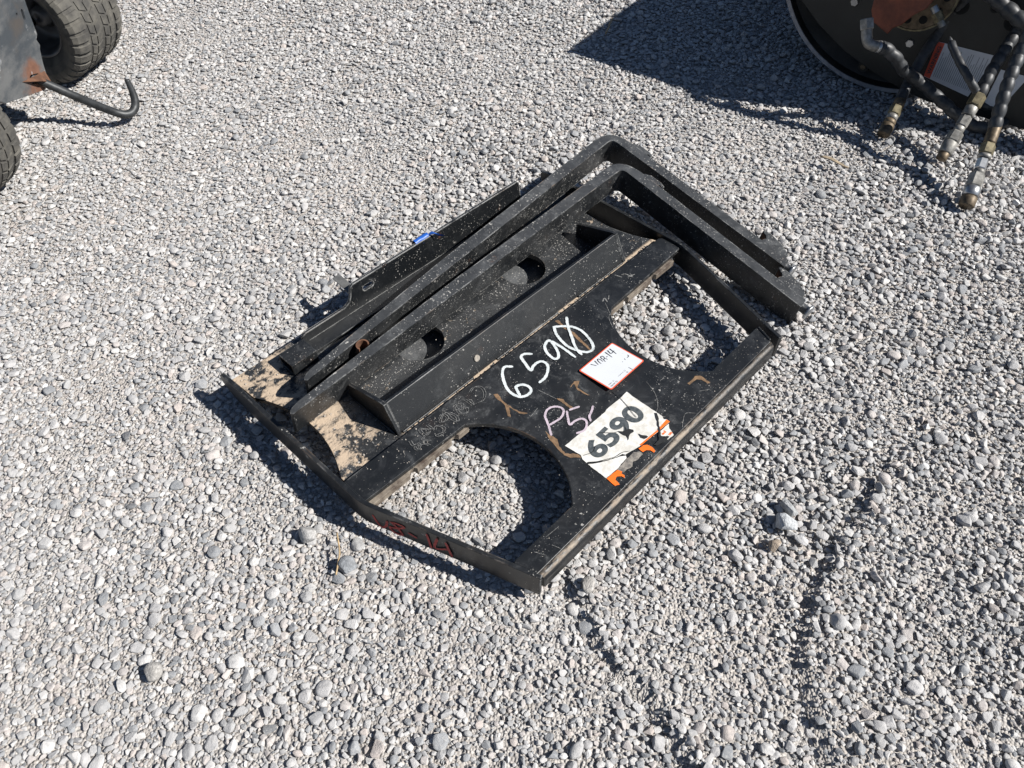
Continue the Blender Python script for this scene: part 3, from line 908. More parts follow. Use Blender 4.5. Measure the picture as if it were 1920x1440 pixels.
o = strokes('weld_letters', CH + CH2, 0.0010, 'chalk', 0.0006, seed=21)
o['label'] = 'faint outlined weld letters along the plate strip'
# chalk ticks on the right of the strip
strokes('chalk_tick', [[(0.80, -0.018), (0.812, -0.022), (0.806, -0.008)], [(0.815, -0.012), (0.828, -0.020)], [(0.90, -0.058), (0.905, -0.040)], [(0.913, -0.046), (0.922, -0.040), (0.925, -0.022), (0.931, -0.030)], [(0.917, -0.028), (0.937, -0.022)]], 0.0028, 'chalk', 0.0006, seed=41)

# red mark on the outer face of the left end bar
b0 = Vector((0.0068, 0.020)); b1 = Vector((0.1275, 0.3785)); bd = (b1 - b0).normalized(); bn = Vector((-bd.y, bd.x))
def on_bar(a, b, z):
    q = b0 + bd * a + bn * (0.0058 + z)
    return Lp(q.x, q.y, b)
RED = [[(0.007, 0.058), (0.015, 0.034), (0.025, 0.023), (0.036, 0.038), (0.041, 0.059)],
       [(0.049, 0.061), (0.066, 0.066), (0.082, 0.064), (0.063, 0.047), (0.045, 0.038), (0.056, 0.024), (0.073, 0.028), (0.067, 0.046), (0.053, 0.062)],
       [(0.09, 0.048), (0.108, 0.043)], [(0.134, 0.076), (0.141, 0.026)], [(0.158, 0.077), (0.15, 0.035), (0.183, 0.053)], [(0.177, 0.075), (0.188, 0.031)]]
o = strokes('painted_mark', RED, 0.0058, 'red_mark', 0, lbar, on_bar, 31)
o['label'] = 'red handwritten V8-14'

# number sticker
stk = [(0.604, 0.211), (0.602, 0.232), (0.602, 0.312), (0.597, 0.319), (0.601, 0.324), (0.601, 0.333), (0.563, 0.331), (0.531, 0.328), (0.505, 0.326), (0.495, 0.324), (0.474, 0.319), (0.463, 0.317), (0.46, 0.311), (0.448, 0.308), (0.424, 0.296), (0.402, 0.28), (0.39, 0.27), (0.391, 0.258), (0.397, 0.248), (0.395, 0.232), (0.392, 0.208), (0.448, 0.21), (0.481, 0.211), (0.525, 0.212), (0.532, 0.21), (0.58, 0.212)]
def jag(pts, amp, seed):
    rr = random.Random(seed); out = []
    for i, p in enumerate(pts):
        q = pts[(i + 1) % len(pts)]
        n = max(1, int(math.hypot(q[0] - p[0], q[1] - p[1]) / 0.005))
        for k in range(n):
            t = k / n
            s = amp if 0 < k else 0
            out.append((p[0] + (q[0] - p[0]) * t + rr.uniform(-s, s), p[1] + (q[1] - p[1]) * t + rr.uniform(-s, s)))
    return out
def sheet(name, pts, mat, lift, parent, amp=0.0, seed=0, th=None):
    p = jag(pts, amp, seed) if amp else pts
    return add(name, flatpoly(p, lambda a, b: Lp(a, b, ZP + lift)), mat, parent, fix=False)
def up_faces(o):
    me = o.data
    if me.polygons and me.polygons[0].normal.z < 0: me.flip_normals()
    return o
sticker = up_faces(sheet('lot_sticker', stk, 'sticker', 0.0016, frame, 0.0004, 5))
sticker['label'] = 'torn white number sticker printed 6590 with orange strip'
low = [(0.389, 0.2745), (0.406, 0.2875), (0.426, 0.2995), (0.451, 0.311), (0.462, 0.319), (0.458, 0.324), (0.439, 0.325), (0.421, 0.327), (0.388, 0.325)]
up_faces(sheet('torn_piece', low, 'sticker', 0.0014, sticker, 0.0006, 6))
up_faces(sheet('orange_strip', [(0.6, 0.3245), (0.601, 0.333), (0.563, 0.331), (0.531, 0.328), (0.505, 0.327), (0.504, 0.323), (0.535, 0.325), (0.563, 0.327)], 'orange', 0.0020, sticker))
up_faces(sheet('torn_piece', [(0.595, 0.3345), (0.585, 0.343), (0.577, 0.361), (0.557, 0.359), (0.562, 0.35), (0.556, 0.343), (0.559, 0.336), (0.566, 0.3335)], 'sticker', 0.0014, sticker, 0.0006, 8))
up_faces(sheet('orange_strip', [(0.495, 0.3275), (0.509, 0.3295), (0.516, 0.335), (0.518, 0.346), (0.515, 0.357), (0.509, 0.358), (0.509, 0.349), (0.503, 0.342), (0.494, 0.34)], 'orange', 0.0018, sticker, 0.0006, 9))
up_faces(sheet('orange_strip', [(0.388, 0.326), (0.42, 0.3285), (0.424, 0.339), (0.419, 0.34), (0.42, 0.348), (0.415, 0.352), (0.414, 0.345), (0.406, 0.338), (0.398, 0.341), (0.397, 0.349), (0.395, 0.355), (0.386, 0.35)], 'orange', 0.0018, sticker, 0.0005, 10))
up_faces(sheet('glue_residue', [(0.421, 0.328), (0.459, 0.325), (0.481, 0.3255), (0.491, 0.332), (0.49, 0.343), (0.472, 0.344), (0.461, 0.339), (0.449, 0.346), (0.436, 0.342), (0.425, 0.343)], 'glue', 0.0009, sticker, 0.0012, 12))
tears = [[(0.522, 0.269), (0.517, 0.278), (0.523, 0.281), (0.527, 0.289), (0.523, 0.293), (0.513, 0.291), (0.496, 0.298), (0.503, 0.288), (0.5, 0.277), (0.5, 0.266), (0.507, 0.274), (0.513, 0.277)],
         [(0.526, 0.303), (0.528, 0.311), (0.534, 0.319), (0.534, 0.324), (0.524, 0.322), (0.521, 0.314)],
         [(0.597, 0.294), (0.6, 0.299), (0.585, 0.314), (0.571, 0.328), (0.556, 0.341), (0.552, 0.35), (0.564, 0.352), (0.566, 0.357), (0.543, 0.355), (0.528, 0.352), (0.524, 0.345), (0.542, 0.346), (0.561, 0.332), (0.577, 0.316)]]
for i, t in enumerate(tears):
    up_faces(sheet('tear', t, 'tear', 0.0027 + 0.0001 * i, sticker, 0.0012, 13 + i))
strokes('crease', [[(0.583, 0.187), (0.578, 0.211), (0.571, 0.237), (0.563, 0.258), (0.559, 0.273)], [(0.392, 0.271), (0.408, 0.285), (0.428, 0.297), (0.443, 0.305), (0.462, 0.309), (0.476, 0.318)], [(0.4, 0.254), (0.42, 0.262), (0.436, 0.256)], [(0.47, 0.24), (0.49, 0.262), (0.5, 0.268)]], 0.0013, 'tear', 0.0026, sticker, None, 51)
dig = fit_text(text_mesh('6590', 0.06, 0.0020), 0.4975, 0.2615, 0.170, 0.050, lambda a, b: Lp(a, 0.523 - b, ZP + 0.0023))
add('printed_number', dig, 'ink', sticker, fix=False)
pr = fit_text(text_mesh('ed', 0.01, 0.0003), 0.5665, 0.3415, 0.012, 0.007, lambda a, b: Lp(a, 0.683 - b, ZP + 0.0019))
add('printed_letters', pr, 'orange', sticker, fix=False)
pr = fit_text(text_mesh('un', 0.01, 0.0003), 0.5745, 0.3535, 0.010, 0.005, lambda a, b: Lp(a, 0.707 - b, ZP + 0.0019))
add('printed_letters', pr, 'orange', sticker, fix=False)

# scraped rust stains on the plate
rusts = [[(0.39, -0.005), (0.398, 0.001), (0.391, 0.024), (0.391, 0.058), (0.396, 0.075), (0.404, 0.089), (0.396, 0.085), (0.39, 0.075), (0.388, 0.047), (0.37, 0.069), (0.367, 0.062), (0.385, 0.036), (0.386, 0.015)],
         [(0.664, -0.06), (0.672, -0.056), (0.668, -0.038), (0.668, -0.015), (0.665, 0.008), (0.657, 0.043), (0.649, 0.077), (0.647, 0.067), (0.652, 0.033), (0.659, -0.007), (0.662, -0.035)],
         [(0.525, 0.108), (0.546, 0.103), (0.556, 0.111), (0.537, 0.121), (0.537, 0.14), (0.539, 0.157), (0.533, 0.144), (0.532, 0.123), (0.54, 0.108)],
         [(0.48, 0.107), (0.489, 0.12), (0.485, 0.127), (0.485, 0.153), (0.478, 0.153), (0.48, 0.122)],
         [(0.395, 0.145), (0.392, 0.163), (0.395, 0.184), (0.383, 0.199), (0.378, 0.221), (0.395, 0.242), (0.394, 0.255), (0.377, 0.237), (0.373, 0.223), (0.375, 0.204), (0.383, 0.171)],
         [(0.721, 0.296), (0.738, 0.298), (0.751, 0.296), (0.761, 0.305), (0.759, 0.333), (0.752, 0.331), (0.752, 0.313), (0.746, 0.305), (0.72, 0.303)]]
for i, t in enumerate(rusts):
    up_faces(sheet('rust_scrape', t, 'rust_stain', 0.0005, frame, 0.0011, 70 + i))
strokes('scratch', [[(0.47, 0.06), (0.475, 0.09), (0.478, 0.107)], [(0.40, 0.10), (0.43, 0.095)], [(0.72, 0.33), (0.742, 0.345)], [(0.66, 0.225), (0.645, 0.26), (0.622, 0.285), (0.603, 0.295)], [(0.79, 0.02), (0.765, 0.03), (0.742, 0.062)], [(0.80, -0.01), (0.78, 0.02), (0.76, 0.05)], [(0.66, 0.36), (0.645, 0.345), (0.625, 0.352), (0.607, 0.362)], [(0.20, 0.325), (0.235, 0.328)], [(0.16, 0.33), (0.17, 0.352)], [(0.195, 0.345), (0.20, 0.362)]], 0.0011, 'chalk', 0.0004, frame, None, 81)

# white tag card
tz = 0.0040
def rrect(u0, u1, v0, v1, r):
    out = []
    for cx, cy, a in ((u1 - r, v1 - r, 0), (u0 + r, v1 - r, 90), (u0 + r, v0 + r, 180), (u1 - r, v0 + r, 270)):
        out += arc(cx, cy, r, a, a + 90, 4)
    return out
def tag_fn(lift): return lambda a, b, w=0.0: Lp(a + 0.02 * (b - 0.14), b, ZP + lift + w + 0.006 * max(0.0, (b - 0.14)) / 0.05)
tag_me = prism(rrect(0.577, 0.7005, 0.0915, 0.186, 0.004), 0.0, 0.0006, (), lambda a, b, w: tag_fn(tz)(a, b, w))
tag = add('inventory_tag', tag_me, 'tag_red', frame)
tag['label'] = 'white card tag with orange border handwritten V08-14 and 173'
card = up_faces(add('card_face', flatpoly(rrect(0.5797, 0.6980, 0.0942, 0.1833, 0.003), lambda a, b: tag_fn(tz + 0.0010)(a, b)), 'tag', tag, fix=False))
tl = lambda a, b, z=0.0: tag_fn(tz + 0.0014)(a, b, z)
strokes('ruled_line', [[(0.580, 0.1275), (0.697, 0.1275)], [(0.659, 0.1275), (0.659, 0.183)], [(0.580, 0.157), (0.697, 0.157)]], 0.0013, 'pen', 0, tag, lambda a, b, z: tl(a, b, z * 0.2), 91)
def ell(cu, cv, ru, rv, lean=0.0): return [(cu + ru * math.cos(R(q)) - lean * rv * math.sin(R(q)), cv + rv * math.sin(R(q))) for q in range(-90, 281, 30)]
hand = [[(0.6105, 0.1000), (0.6150, 0.1115), (0.6180, 0.1225)], [(0.6180, 0.1225), (0.6215, 0.1110), (0.6250, 0.1000)], ell(0.6325, 0.1120, 0.0042, 0.0105, 0.15), ell(0.6455, 0.1070, 0.0036, 0.0052, 0.15), ell(0.6440, 0.1175, 0.0042, 0.0054, 0.15), [(0.6530, 0.1125), (0.6560, 0.1125)], [(0.6635, 0.1005), (0.6610, 0.1225)], [(0.6720, 0.1005), (0.6690, 0.1130), (0.6810, 0.1130)], [(0.6795, 0.1010), (0.6765, 0.1230)],
        [(0.6660, 0.1330), (0.6645, 0.1510)], [(0.6710, 0.1340), (0.6790, 0.1330)], [(0.6790, 0.1330), (0.6745, 0.1510)], [(0.6835, 0.1350), (0.6885, 0.1340), (0.6895, 0.1380), (0.6860, 0.1415)], [(0.6860, 0.1415), (0.6900, 0.1440), (0.6890, 0.1495), (0.6830, 0.1500)]]
strokes('handwriting', hand, 0.0018, 'pen', 0, tag, lambda a, b, z: tl(a, b, 0.0004 + z * 0.3), 95)
def small(txt, cu, cv, w, h):
    t_ = fit_text(text_mesh(txt, 0.01), cu, cv, w, h, lambda a, b: tl(a, 2 * cv - b, 0.0002))
    add('printed_word', t_, 'pen', tag, fix=False)
small('360', 0.590, 0.164, 0.008, 0.004); small('Video', 0.590, 0.1715, 0.011, 0.004); small('Appraise', 0.592, 0.179, 0.016, 0.004)
small('Photo', 0.632, 0.164, 0.012, 0.004); small('Inspection', 0.630, 0.1715, 0.019, 0.004); small('Lot #', 0.642, 0.131, 0.008, 0.003)
rings = []
for cu, cv in ((0.600, 0.164), (0.602, 0.1715), (0.605, 0.179), (0.6435, 0.164), (0.6445, 0.1715), (0.6445, 0.179)):
    rings.append(arc(cu, cv, 0.0018, 0, 350, 10))
strokes('tick_circle', rings, 0.0005, 'pen', 0, tag, lambda a, b, z: tl(a, b, 0.0002 + z * 0.05), 99)

# ================================================================== pallet forks
def pallet_fork(label, T, Hh, E, blade_w=0.076):
    """T, Hh, E: top-side points at the tip, the inner heel corner and the shank end (frame u, v, z)"""
    toW = lambda p: O3 + Matrix.Rotation(PHI, 3, 'Z') @ Lp(*p)
    T, Hh, E = toW(T), toW(Hh), toW(E)
    xa = (Hh - T).normalized()
    nrm = xa.cross(E - Hh).normalized()
    if nrm.z < 0: nrm = -nrm
    ya = nrm.cross(xa)                                    # away from the shank
    if ya.dot(E - Hh) > 0: ya = -ya
    base = T.copy(); base.z = 0
    f = thing('pallet_fork', label, 'pallet fork', base, 0.0, 'pallet forks lying on the carriage frame')
    iv = inv_of(f)
    L_ = (Hh - T).length; S = (E - Hh).length
    sd = (E - Hh).normalized()
    sx, sy = sd.dot(xa), sd.dot(ya)                      # shank direction in (a, b); b grows away from the shank
    so_ = Vector((-sy, sx)) if (-sy) > 0 else Vector((sy, -sx))
    P = lambda a, b, w: iv @ (T + xa * a + ya * b - nrm * w)
    t1, t2 = 0.032, 0.034
    ri = 0.022
    # outline in (a, b)
    def blade_t(a): return 0.016 + (t1 - 0.016) * min(1.0, (a / 0.52)) ** 0.8
    o = [(0.004, 0.0)]
    for a in np.linspace(0.04, L_ - 0.05, 12): o.append((float(a), 0.0))
    # inner heel fillet
    A = Vector((L_ - ri, 0)); B = Vector((L_, 0)) + Vector((sx, sy)) * ri; Cc = Vector((L_, 0))
    for i in range(0, 7):
        t = i / 6
        q = A * (1 - t) ** 2 + Cc * 2 * t * (1 - t) + B * t * t
        o.append((q.x, q.y))
    endi = Vector((L_, 0)) + Vector((sx, sy)) * S
    endo = endi + so_ * (t2 - 0.004) - Vector((sx, sy)) * 0.006
    o.append((endi.x, endi.y)); o.append((endo.x, endo.y))
    ro = 0.062
    q0 = Vector((L_, 0)) + so_ * t2 + Vector((sx, sy)) * ro * 0.8
    o.append((q0.x, q0.y))
    co = Vector((L_, 0)) + so_ * t2 + Vector((0, t1))
    q2 = Vector((L_ + t2 - ro, t1))
    for i in range(1, 10):
        t = i / 10
        q = q0 * (1 - t) ** 2 + co * 2 * t * (1 - t) + q2 * t * t
        o.append((q.x, q.y))
    for a in np.linspace(L_ - 0.05, 0.03, 16): o.append((float(a), blade_t(float(a))))
    o += [(0.014, 0.0145), (0.004, 0.0105), (0.0, 0.0045)]
    body = prism(o, 0.0, blade_w, (), lambda a, b, w: P(a, b, w))
    add('fork_body', body, 'paint_fork', f, 0.0028, 2)
    # hooks on the back of the shank: (s along the shank, h out from its back)
    def SP(s, h, w):
        q = Vector((L_, 0)) + Vector((sx, sy)) * s + so_ * (t2 + h)
        return P(q.x, q.y, w)
    low_h = [(0.045, -0.002), (0.052, 0.010), (0.068, 0.019), (0.105, 0.020), (0.122, 0.014), (0.122, 0.005), (0.108, 0.0085), (0.100, -0.002)]
    add('lower_hook', prism(low_h, 0.004, blade_w - 0.004, (), SP), 'paint_fork', f, 0.0015)
    hk = [(S - 0.012, -0.006), (S - 0.022, 0.018), (S - 0.055, 0.035), (S - 0.098, 0.043), (S - 0.118, 0.040), (S - 0.120, 0.032), (S - 0.103, 0.025), (S - 0.096, 0.016), (S - 0.100, 0.007), (S - 0.100, -0.002)]
    add('upper_hook', prism(hk, 0.003, blade_w - 0.003, (), SP), 'paint_fork', f, 0.0018)
    inner = [(S - 0.1185, 0.0315), (S - 0.1035, 0.0242), (S - 0.0968, 0.016), (S - 0.1005, 0.0072), (S - 0.1015, 0.0072), (S - 0.0978, 0.0165), (S - 0.1045, 0.0254), (S - 0.1187, 0.0325)]
    add('rusty_hook_seat', prism(inner, 0.006, blade_w - 0.006, (), SP), 'rust', f)
    # lock pin knob at the shank end
    ax0 = Vector((L_, 0)) + Vector((sx, sy)) * S + so_ * (t2 * 0.62)
    def KP(s, h, w): 
        q = ax0 + Vector((sx, sy)) * s + so_ * h
        return P(q.x, q.y, 0.019 + w)
    prof_k = [(-0.012, 0.0125), (0.014, 0.0125), (0.0145, 0.019), (0.0155, 0.0215), (0.020, 0.0215), (0.0215, 0.019), (0.0215, 0.0)]
    add('lock_knob', mesh_from('knob', *lathe(prof_k, 24, KP), True), 'zinc', f)
    return f, P, L_

fork_a, PA, LA = pallet_fork('near black L-shaped pallet fork, its tip reaching out over the sandy plate end', (0.018, -0.237, 0.1425), (1.187, -0.270, 0.165), (1.148, 0.352, 0.060))
fork_b, PB, LB = pallet_fork('far black L-shaped pallet fork between the raised back flange and the near fork', (0.096, -0.292, 0.1425), (1.287, -0.386, 0.165), (1.257, 0.240, 0.060))
# rusty bent clip pinched between the two forks
iv = inv_of(fork_b)
clip = []
V = []; F = []
N = 14
for i in range(N + 1):
    a = R(200 - 240 * i / N)
    for w in (0.0, 0.03):
        for rr_ in (0.016, 0.0125):
            V.append(PB(0.155 + rr_ * math.cos(a), -0.017 + rr_ * 0.9 * math.sin(a), -0.002 + w))
for i in range(N):
    b_ = i * 4
    for q in ((0, 1, 5, 4), (1, 3, 7, 5), (3, 2, 6, 7), (2, 0, 4, 6)): F.append(tuple(b_ + x for x in q))
F += [(0, 1, 3, 2), tuple(N * 4 + x for x in (0, 2, 3, 1))]
add('bent_clip', mesh_from('clip', V, F), 'rust', fork_b)

# ================================================================== drum attachment at the upper right
MTH = R(-35)
M0 = Vector((1.298, 2.638, 0.0))
mach = thing('drum_attachment', 'dark hydraulic drum attachment with rust red motor and warning label', 'machine', M0, MTH)
mi = inv_of(mach)
dr = 0.431
prof_d = [(0.055, 0.05), (0.055, dr - 0.055), (0.030, dr - 0.018), (0.0, dr - 0.014), (0.0, dr), (0.008, dr + 0.001), (0.70, dr + 0.001), (0.70, 0.05)]
dm = mesh_from('drum', *lathe(prof_d, 96, lambda a, c, s: Vector((c, a, dr + s))), True)
drum = add('drum', dm, 'drum_steel', mach)
es = drum.modifiers.new('edges', 'EDGE_SPLIT'); es.split_angle = R(30)
rim_p = [(-0.003, dr - 0.0125), (-0.003, dr + 0.001), (0.004, dr + 0.0022), (0.004, dr - 0.0125)]
rm_ = add('drum_rim', mesh_from('rim', *lathe(rim_p, 96, lambda a, c, s: Vector((c, a, dr + s)), True), True), 'drum_rim', mach)
rm_.modifiers.new('edges', 'EDGE_SPLIT').split_angle = R(30)
# bolt boss in the drum recess
def disc(cx, cz, y0, y1, r, sides=16, r2=None):
    p = [(y0, 0.0), (y0, r), (y1, r if r2 is None else r2), (y1, 0.0)]
    return mesh_from('disc', *lathe(p, sides, lambda a, c, s: Vector((cx + c, a, cz + s))))
bs = add('bolt_boss', disc(-0.045, 0.060, 0.052, 0.012, 0.026, 20, 0.019), 'drum_steel', mach)
add('bolt', disc(-0.045, 0.062, 0.014, 0.004, 0.010, 6), 'dirty_steel', bs)
# side plate
sp = [(-0.345, 0.262), (-0.232, 0.176), (-0.118, 0.112), (-0.01, 0.072), (0.106, 0.040), (0.20, 0.024), (0.95, 0.024), (0.98, 0.06), (0.98, 0.26), (0.95, 0.29), (0.46, 0.34), (0.42, 0.42), (0.40, 0.78), (0.37, 0.805), (-0.235, 0.805), (-0.255, 0.79), (-0.33, 0.55), (-0.36, 0.40), (-0.36, 0.30)]
add('side_plate', prism(sp, -0.026, -0.012, (), lambda a, b, w: Vector((a, w, b))), 'machine_dark', mach, 0.0015)
# housing behind the plate
hs = [(-0.235, 0.50), (-0.235, 0.80), (0.365, 0.80), (0.365, 0.50)]
add('housing', prism(hs, -0.0115, 0.62, (), lambda a, b, w: Vector((a, w, b))), 'machine_dark', mach, 0.003)
for (x, z) in ((-0.138, 0.279), (0.080, 0.196)):
    add('plate_bolt', disc(x, z, -0.026, -0.033, 0.0135, 6, 0.0125), 'zinc', mach)
for (x, z, r) in ((0.185, 0.342, 0.024), (0.345, 0.333, 0.026), (0.28, 0.36, 0.014)):
    add('plate_hole_shade', disc(x, z, -0.024, -0.0266, r, 20), 'hole_shade', mach)  # solid black disc on the plate, painted as a hole's shade
# motor: rusty flange disc, red block, fittings
fl = add('motor_flange', disc(0.055, 0.365, -0.026, -0.062, 0.118, 40, 0.112), 'dirty_steel', mach)
for k in range(6):
    a = R(200 + k * 33)
    add('flange_hole_shade', disc(0.055 + 0.085 * math.cos(a), 0.365 + 0.085 * math.sin(a), -0.0615, -0.0635, 0.013, 12), 'hole_shade', fl)  # bolt holes are black discs, their darkness put into the colour
rg = [(-0.064, 0.113), (-0.064, 0.1185), (-0.050, 0.1195), (-0.050, 0.113)]
add('flange_ring', mesh_from('ring', *lathe(rg, 48, lambda a, c, s: Vector((0.055 + c, a, 0.365 + s)), True)), 'brass', fl)
mo = [(-0.055, 0.315), (-0.040, 0.283), (0.006, 0.262), (0.020, 0.255), (0.028, 0.278), (0.050, 0.294), (0.075, 0.332), (0.105, 0.360), (0.12, 0.42), (-0.02, 0.44), (-0.06, 0.38)]
add('motor_block', prism(mo, -0.064, -0.150, (), lambda a, b, w: Vector((a, w, b))), 'motor', mach, 0.004)
# fitting at the lower right of the motor
for (x, z, y, r, s, mt) in ((0.135, 0.333, -0.10, 0.013, 6, 'brass'),):
    p0 = Vector((0.115, -0.10, 0.352)); p1 = Vector((0.165, -0.11, 0.305))
    add('motor_fitting', mesh_from('fit', *tube([p0, p0.lerp(p1, .3)], 0.012, 12)), 'zinc', mach)
    add('motor_fitting', mesh_from('fit', *tube([p0.lerp(p1, .3), p0.lerp(p1, .72)], 0.0165, 6)), 'brass', mach)
    add('motor_fitting', mesh_from('fit', *tube([p0.lerp(p1, .72), p1], 0.011, 12)), 'zinc_dull', mach)
# warning labels
def label_sheet(name, quad, mat, y, parent=mach, lbl=None):
    me = mesh_from(name, [Vector((a, y, b)) for a, b in quad], [(0, 1, 2, 3)])
    o_ = add(name, me, mat, parent, fix=False)
    if me.polygons[0].normal.y > 0: me.flip_normals()
    if lbl: o_['label'] = lbl
    return o_
wl = label_sheet('warning_label', [(0.163, 0.104), (0.320, 0.078), (0.343, 0.226), (0.160, 0.224)], 'warn_white', -0.0275, lbl='grey white warning label with red strip')
label_sheet('warning_strip', [(0.1625, 0.105), (0.184, 0.1015), (0.184, 0.2238), (0.1605, 0.2235)], 'warn_red', -0.0280, wl)
wt = text_mesh('WARNING', 0.02, 0.0006)
fit_text(wt, 0.0, 0.0, 0.095, 0.0125, lambda a, b: Vector((0.1735 - b, -0.0286, 0.163 + a)))
add('warning_word', wt, 'pen', wl, fix=False)
parts = []
for i in range(22):
    x = 0.1905 + i * 0.0064
    z1 = 0.212 - rng.uniform(0, 0.05) * (rng.random() < 0.5); z0 = 0.112 - (x - 0.19) * 0.12
    parts.append(([Vector((x, -0.0281, z0)), Vector((x + 0.0021, -0.0281, z0)), Vector((x + 0.0021, -0.0281, z1)), Vector((x, -0.0281, z1))], [(0, 1, 2, 3)]))
MAT['fine_print'] = flat('fine_print', (0.20, 0.215, 0.24), 0.6, 0, 0.1, 40)
add('fine_print', join_vf(parts), 'fine_print', wl, fix=False)
label_sheet('notice_label', [(0.375, 0.076), (0.425, 0.060), (0.46, 0.190), (0.375, 0.19)], 'warn_white', -0.0277, lbl='second grey label half hidden behind the hoses')

# hoses: corrugated guards, couplers at their ends
def hose(path, r, pitch, amp, name='hydraulic_hose', twist=1.0, sub=14):
    c = catmull(path, sub)
    # resample finely
    def rad(i, L, a):
        ph = (L / pitch + twist * a / (2 * math.pi)) % 1.0
        return r * (1 - amp + amp * abs(math.sin(ph * math.pi)) ** 0.7)
    pts = [c[0]]
    for p in c[1:]:
        while (p - pts[-1]).length > 0.0032:
            pts.append(pts[-1] + (p - pts[-1]).normalized() * 0.0032)
    V, F = tube([mi @ p for p in pts], rad, 16)
    return add(name, mesh_from(name, V, F, True), 'hose', mach, fix=True)
def stack(parent, p0, p1, segs):
    """turned coupler: list of (t0, t1, r0, r1, sides, mat) between p0 and p1"""
    p0, p1 = Vector(p0), Vector(p1)
    for t0, t1, r0, r1, s, mt in segs:
        a, b = mi @ p0.lerp(p1, t0), mi @ p0.lerp(p1, t1)
        V, F = tube([a, a.lerp(b, 0.08), a.lerp(b, 0.92), b], lambda i, L, an: (r0 * .9, r0, r1, r1 * .9)[i], s)
        add('coupler' if s > 8 else 'hex_nut', mesh_from('fit', V, F, s > 8), mt, parent, 0.0)

H3 = [(1.463, 2.107, 0.17), (1.472, 2.155, 0.25), (1.491, 2.197, 0.295), (1.512, 2.237, 0.34), (1.525, 2.262, 0.41), (1.55, 2.29, 0.54), (1.58, 2.33, 0.70), (1.55, 2.40, 0.80), (1.50, 2.48, 0.76), (1.47, 2.52, 0.66)]
h3 = hose([(1.4560, 2.094, 0.1580)] + H3[1:], 0.0195, 0.036, 0.2, twist=0)
stack(h3, (1.364, 1.906, 0.014), (1.4626, 2.105, 0.168), [
    (0.0, 0.12, 0.022, 0.023, 24, 'dirty_steel'), (0.125, 0.235, 0.0235, 0.0235, 24, 'zinc'), (0.24, 0.40, 0.0225, 0.0225, 6, 'zinc_dull'),
    (0.40, 0.45, 0.016, 0.016, 16, 'zinc_dull'), (0.455, 0.58, 0.0165, 0.0165, 6, 'zinc'), (0.585, 0.63, 0.019, 0.019, 16, 'zinc_dull'),
    (0.635, 0.76, 0.0215, 0.0215, 6, 'brass'), (0.765, 1.0, 0.0175, 0.0180, 20, 'dirty_steel')])
H2 = [(1.482, 2.279, 0.165), (1.512, 2.326, 0.22), (1.54, 2.357, 0.265), (1.577, 2.398, 0.31), (1.60, 2.42, 0.37), (1.62, 2.41, 0.5), (1.61, 2.41, 0.62), (1.57, 2.44, 0.66), (1.53, 2.47, 0.60), (1.51, 2.49, 0.52)]
h2 = hose(H2, 0.0195, 0.034, 0.2, twist=0)
stack(h2, (1.373, 2.147, 0.020), (1.485, 2.283, 0.170), [
    (0.0, 0.10, 0.0165, 0.0175, 20, 'dirty_steel'), (0.10, 0.27, 0.0205, 0.0225, 20, 'zinc_dull'), (0.275, 0.42, 0.0225, 0.0225, 6, 'zinc_dull'),
    (0.425, 0.50, 0.0165, 0.0165, 16, 'zinc_dull'), (0.505, 0.66, 0.018, 0.018, 6, 'zinc_dull'), (0.665, 0.80, 0.0195, 0.0195, 16, 'zinc_dull'), (0.81, 0.985, 0.0225, 0.0225, 6, 'brass')])
H1 = [(1.300, 2.392, 0.078), (1.317, 2.425, 0.1), (1.347, 2.47, 0.14), (1.379, 2.507, 0.195), (1.413, 2.535, 0.25), (1.436, 2.53, 0.32), (1.44, 2.50, 0.42), (1.42, 2.49, 0.52), (1.38, 2.51, 0.56), (1.34, 2.555, 0.55)]
h1_ = hose(H1, 0.0175, 0.016, 0.06, twist=1.0)
stack(h1_, (1.240, 2.302, 0.012), (1.304, 2.400, 0.084), [
    (0.0, 0.30, 0.0205, 0.0215, 24, 'dirty_steel'), (0.305, 0.42, 0.0195, 0.0195, 20, 'dirty_steel'), (0.43, 0.56, 0.0185, 0.0185, 20, 'zinc_dull'), (0.57, 0.80, 0.0205, 0.0205, 6, 'brass'), (0.81, 1.0, 0.0185, 0.0185, 16, 'dirty_steel')])
H4 = [(1.185, 2.417, 0.255), (1.205, 2.415, 0.247), (1.242, 2.413, 0.22), (1.289, 2.425, 0.175), (1.369, 2.432, 0.125), (1.431, 2.390, 0.09), (1.488, 2.358, 0.055), (1.539, 2.330, 0.033), (1.596, 2.326, 0.026), (1.676, 2.366, 0.026), (1.754, 2.400, 0.026), (1.86, 2.44, 0.03)]
h4 = hose(H4, 0.0205, 0.046, 0.2, twist=1.0)
e_path = catmull([(1.130, 2.452, 0.300), (1.133, 2.440, 0.280), (1.139, 2.428, 0.266), (1.152, 2.420, 0.260), (1.170, 2.4175, 0.258)], 6)
V, F = tube([mi @ p for p in e_path], 0.0165, 16)
el = add('elbow_fitting', mesh_from('elbow', V, F, True), 'zinc_dull', mach)
stack(el, (1.131, 2.450, 0.297), (1.126, 2.468, 0.325), [(0.0, 0.95, 0.0225, 0.0225, 6, 'zinc_dull')])
stack(el, (1.168, 2.4178, 0.258), (1.188, 2.4165, 0.2545), [(0.0, 0.5, 0.0185, 0.0185, 16, 'zinc'), (0.52, 1.0, 0.0195, 0.0195, 16, 'hose')])
h5 = hose([(1.3825, 2.385, 0.285), (1.381, 2.368, 0.28), (1.395, 2.315, 0.255), (1.415, 2.273, 0.23), (1.452, 2.255, 0.192)], 0.0125, 0.030, 0.10, twist=0)
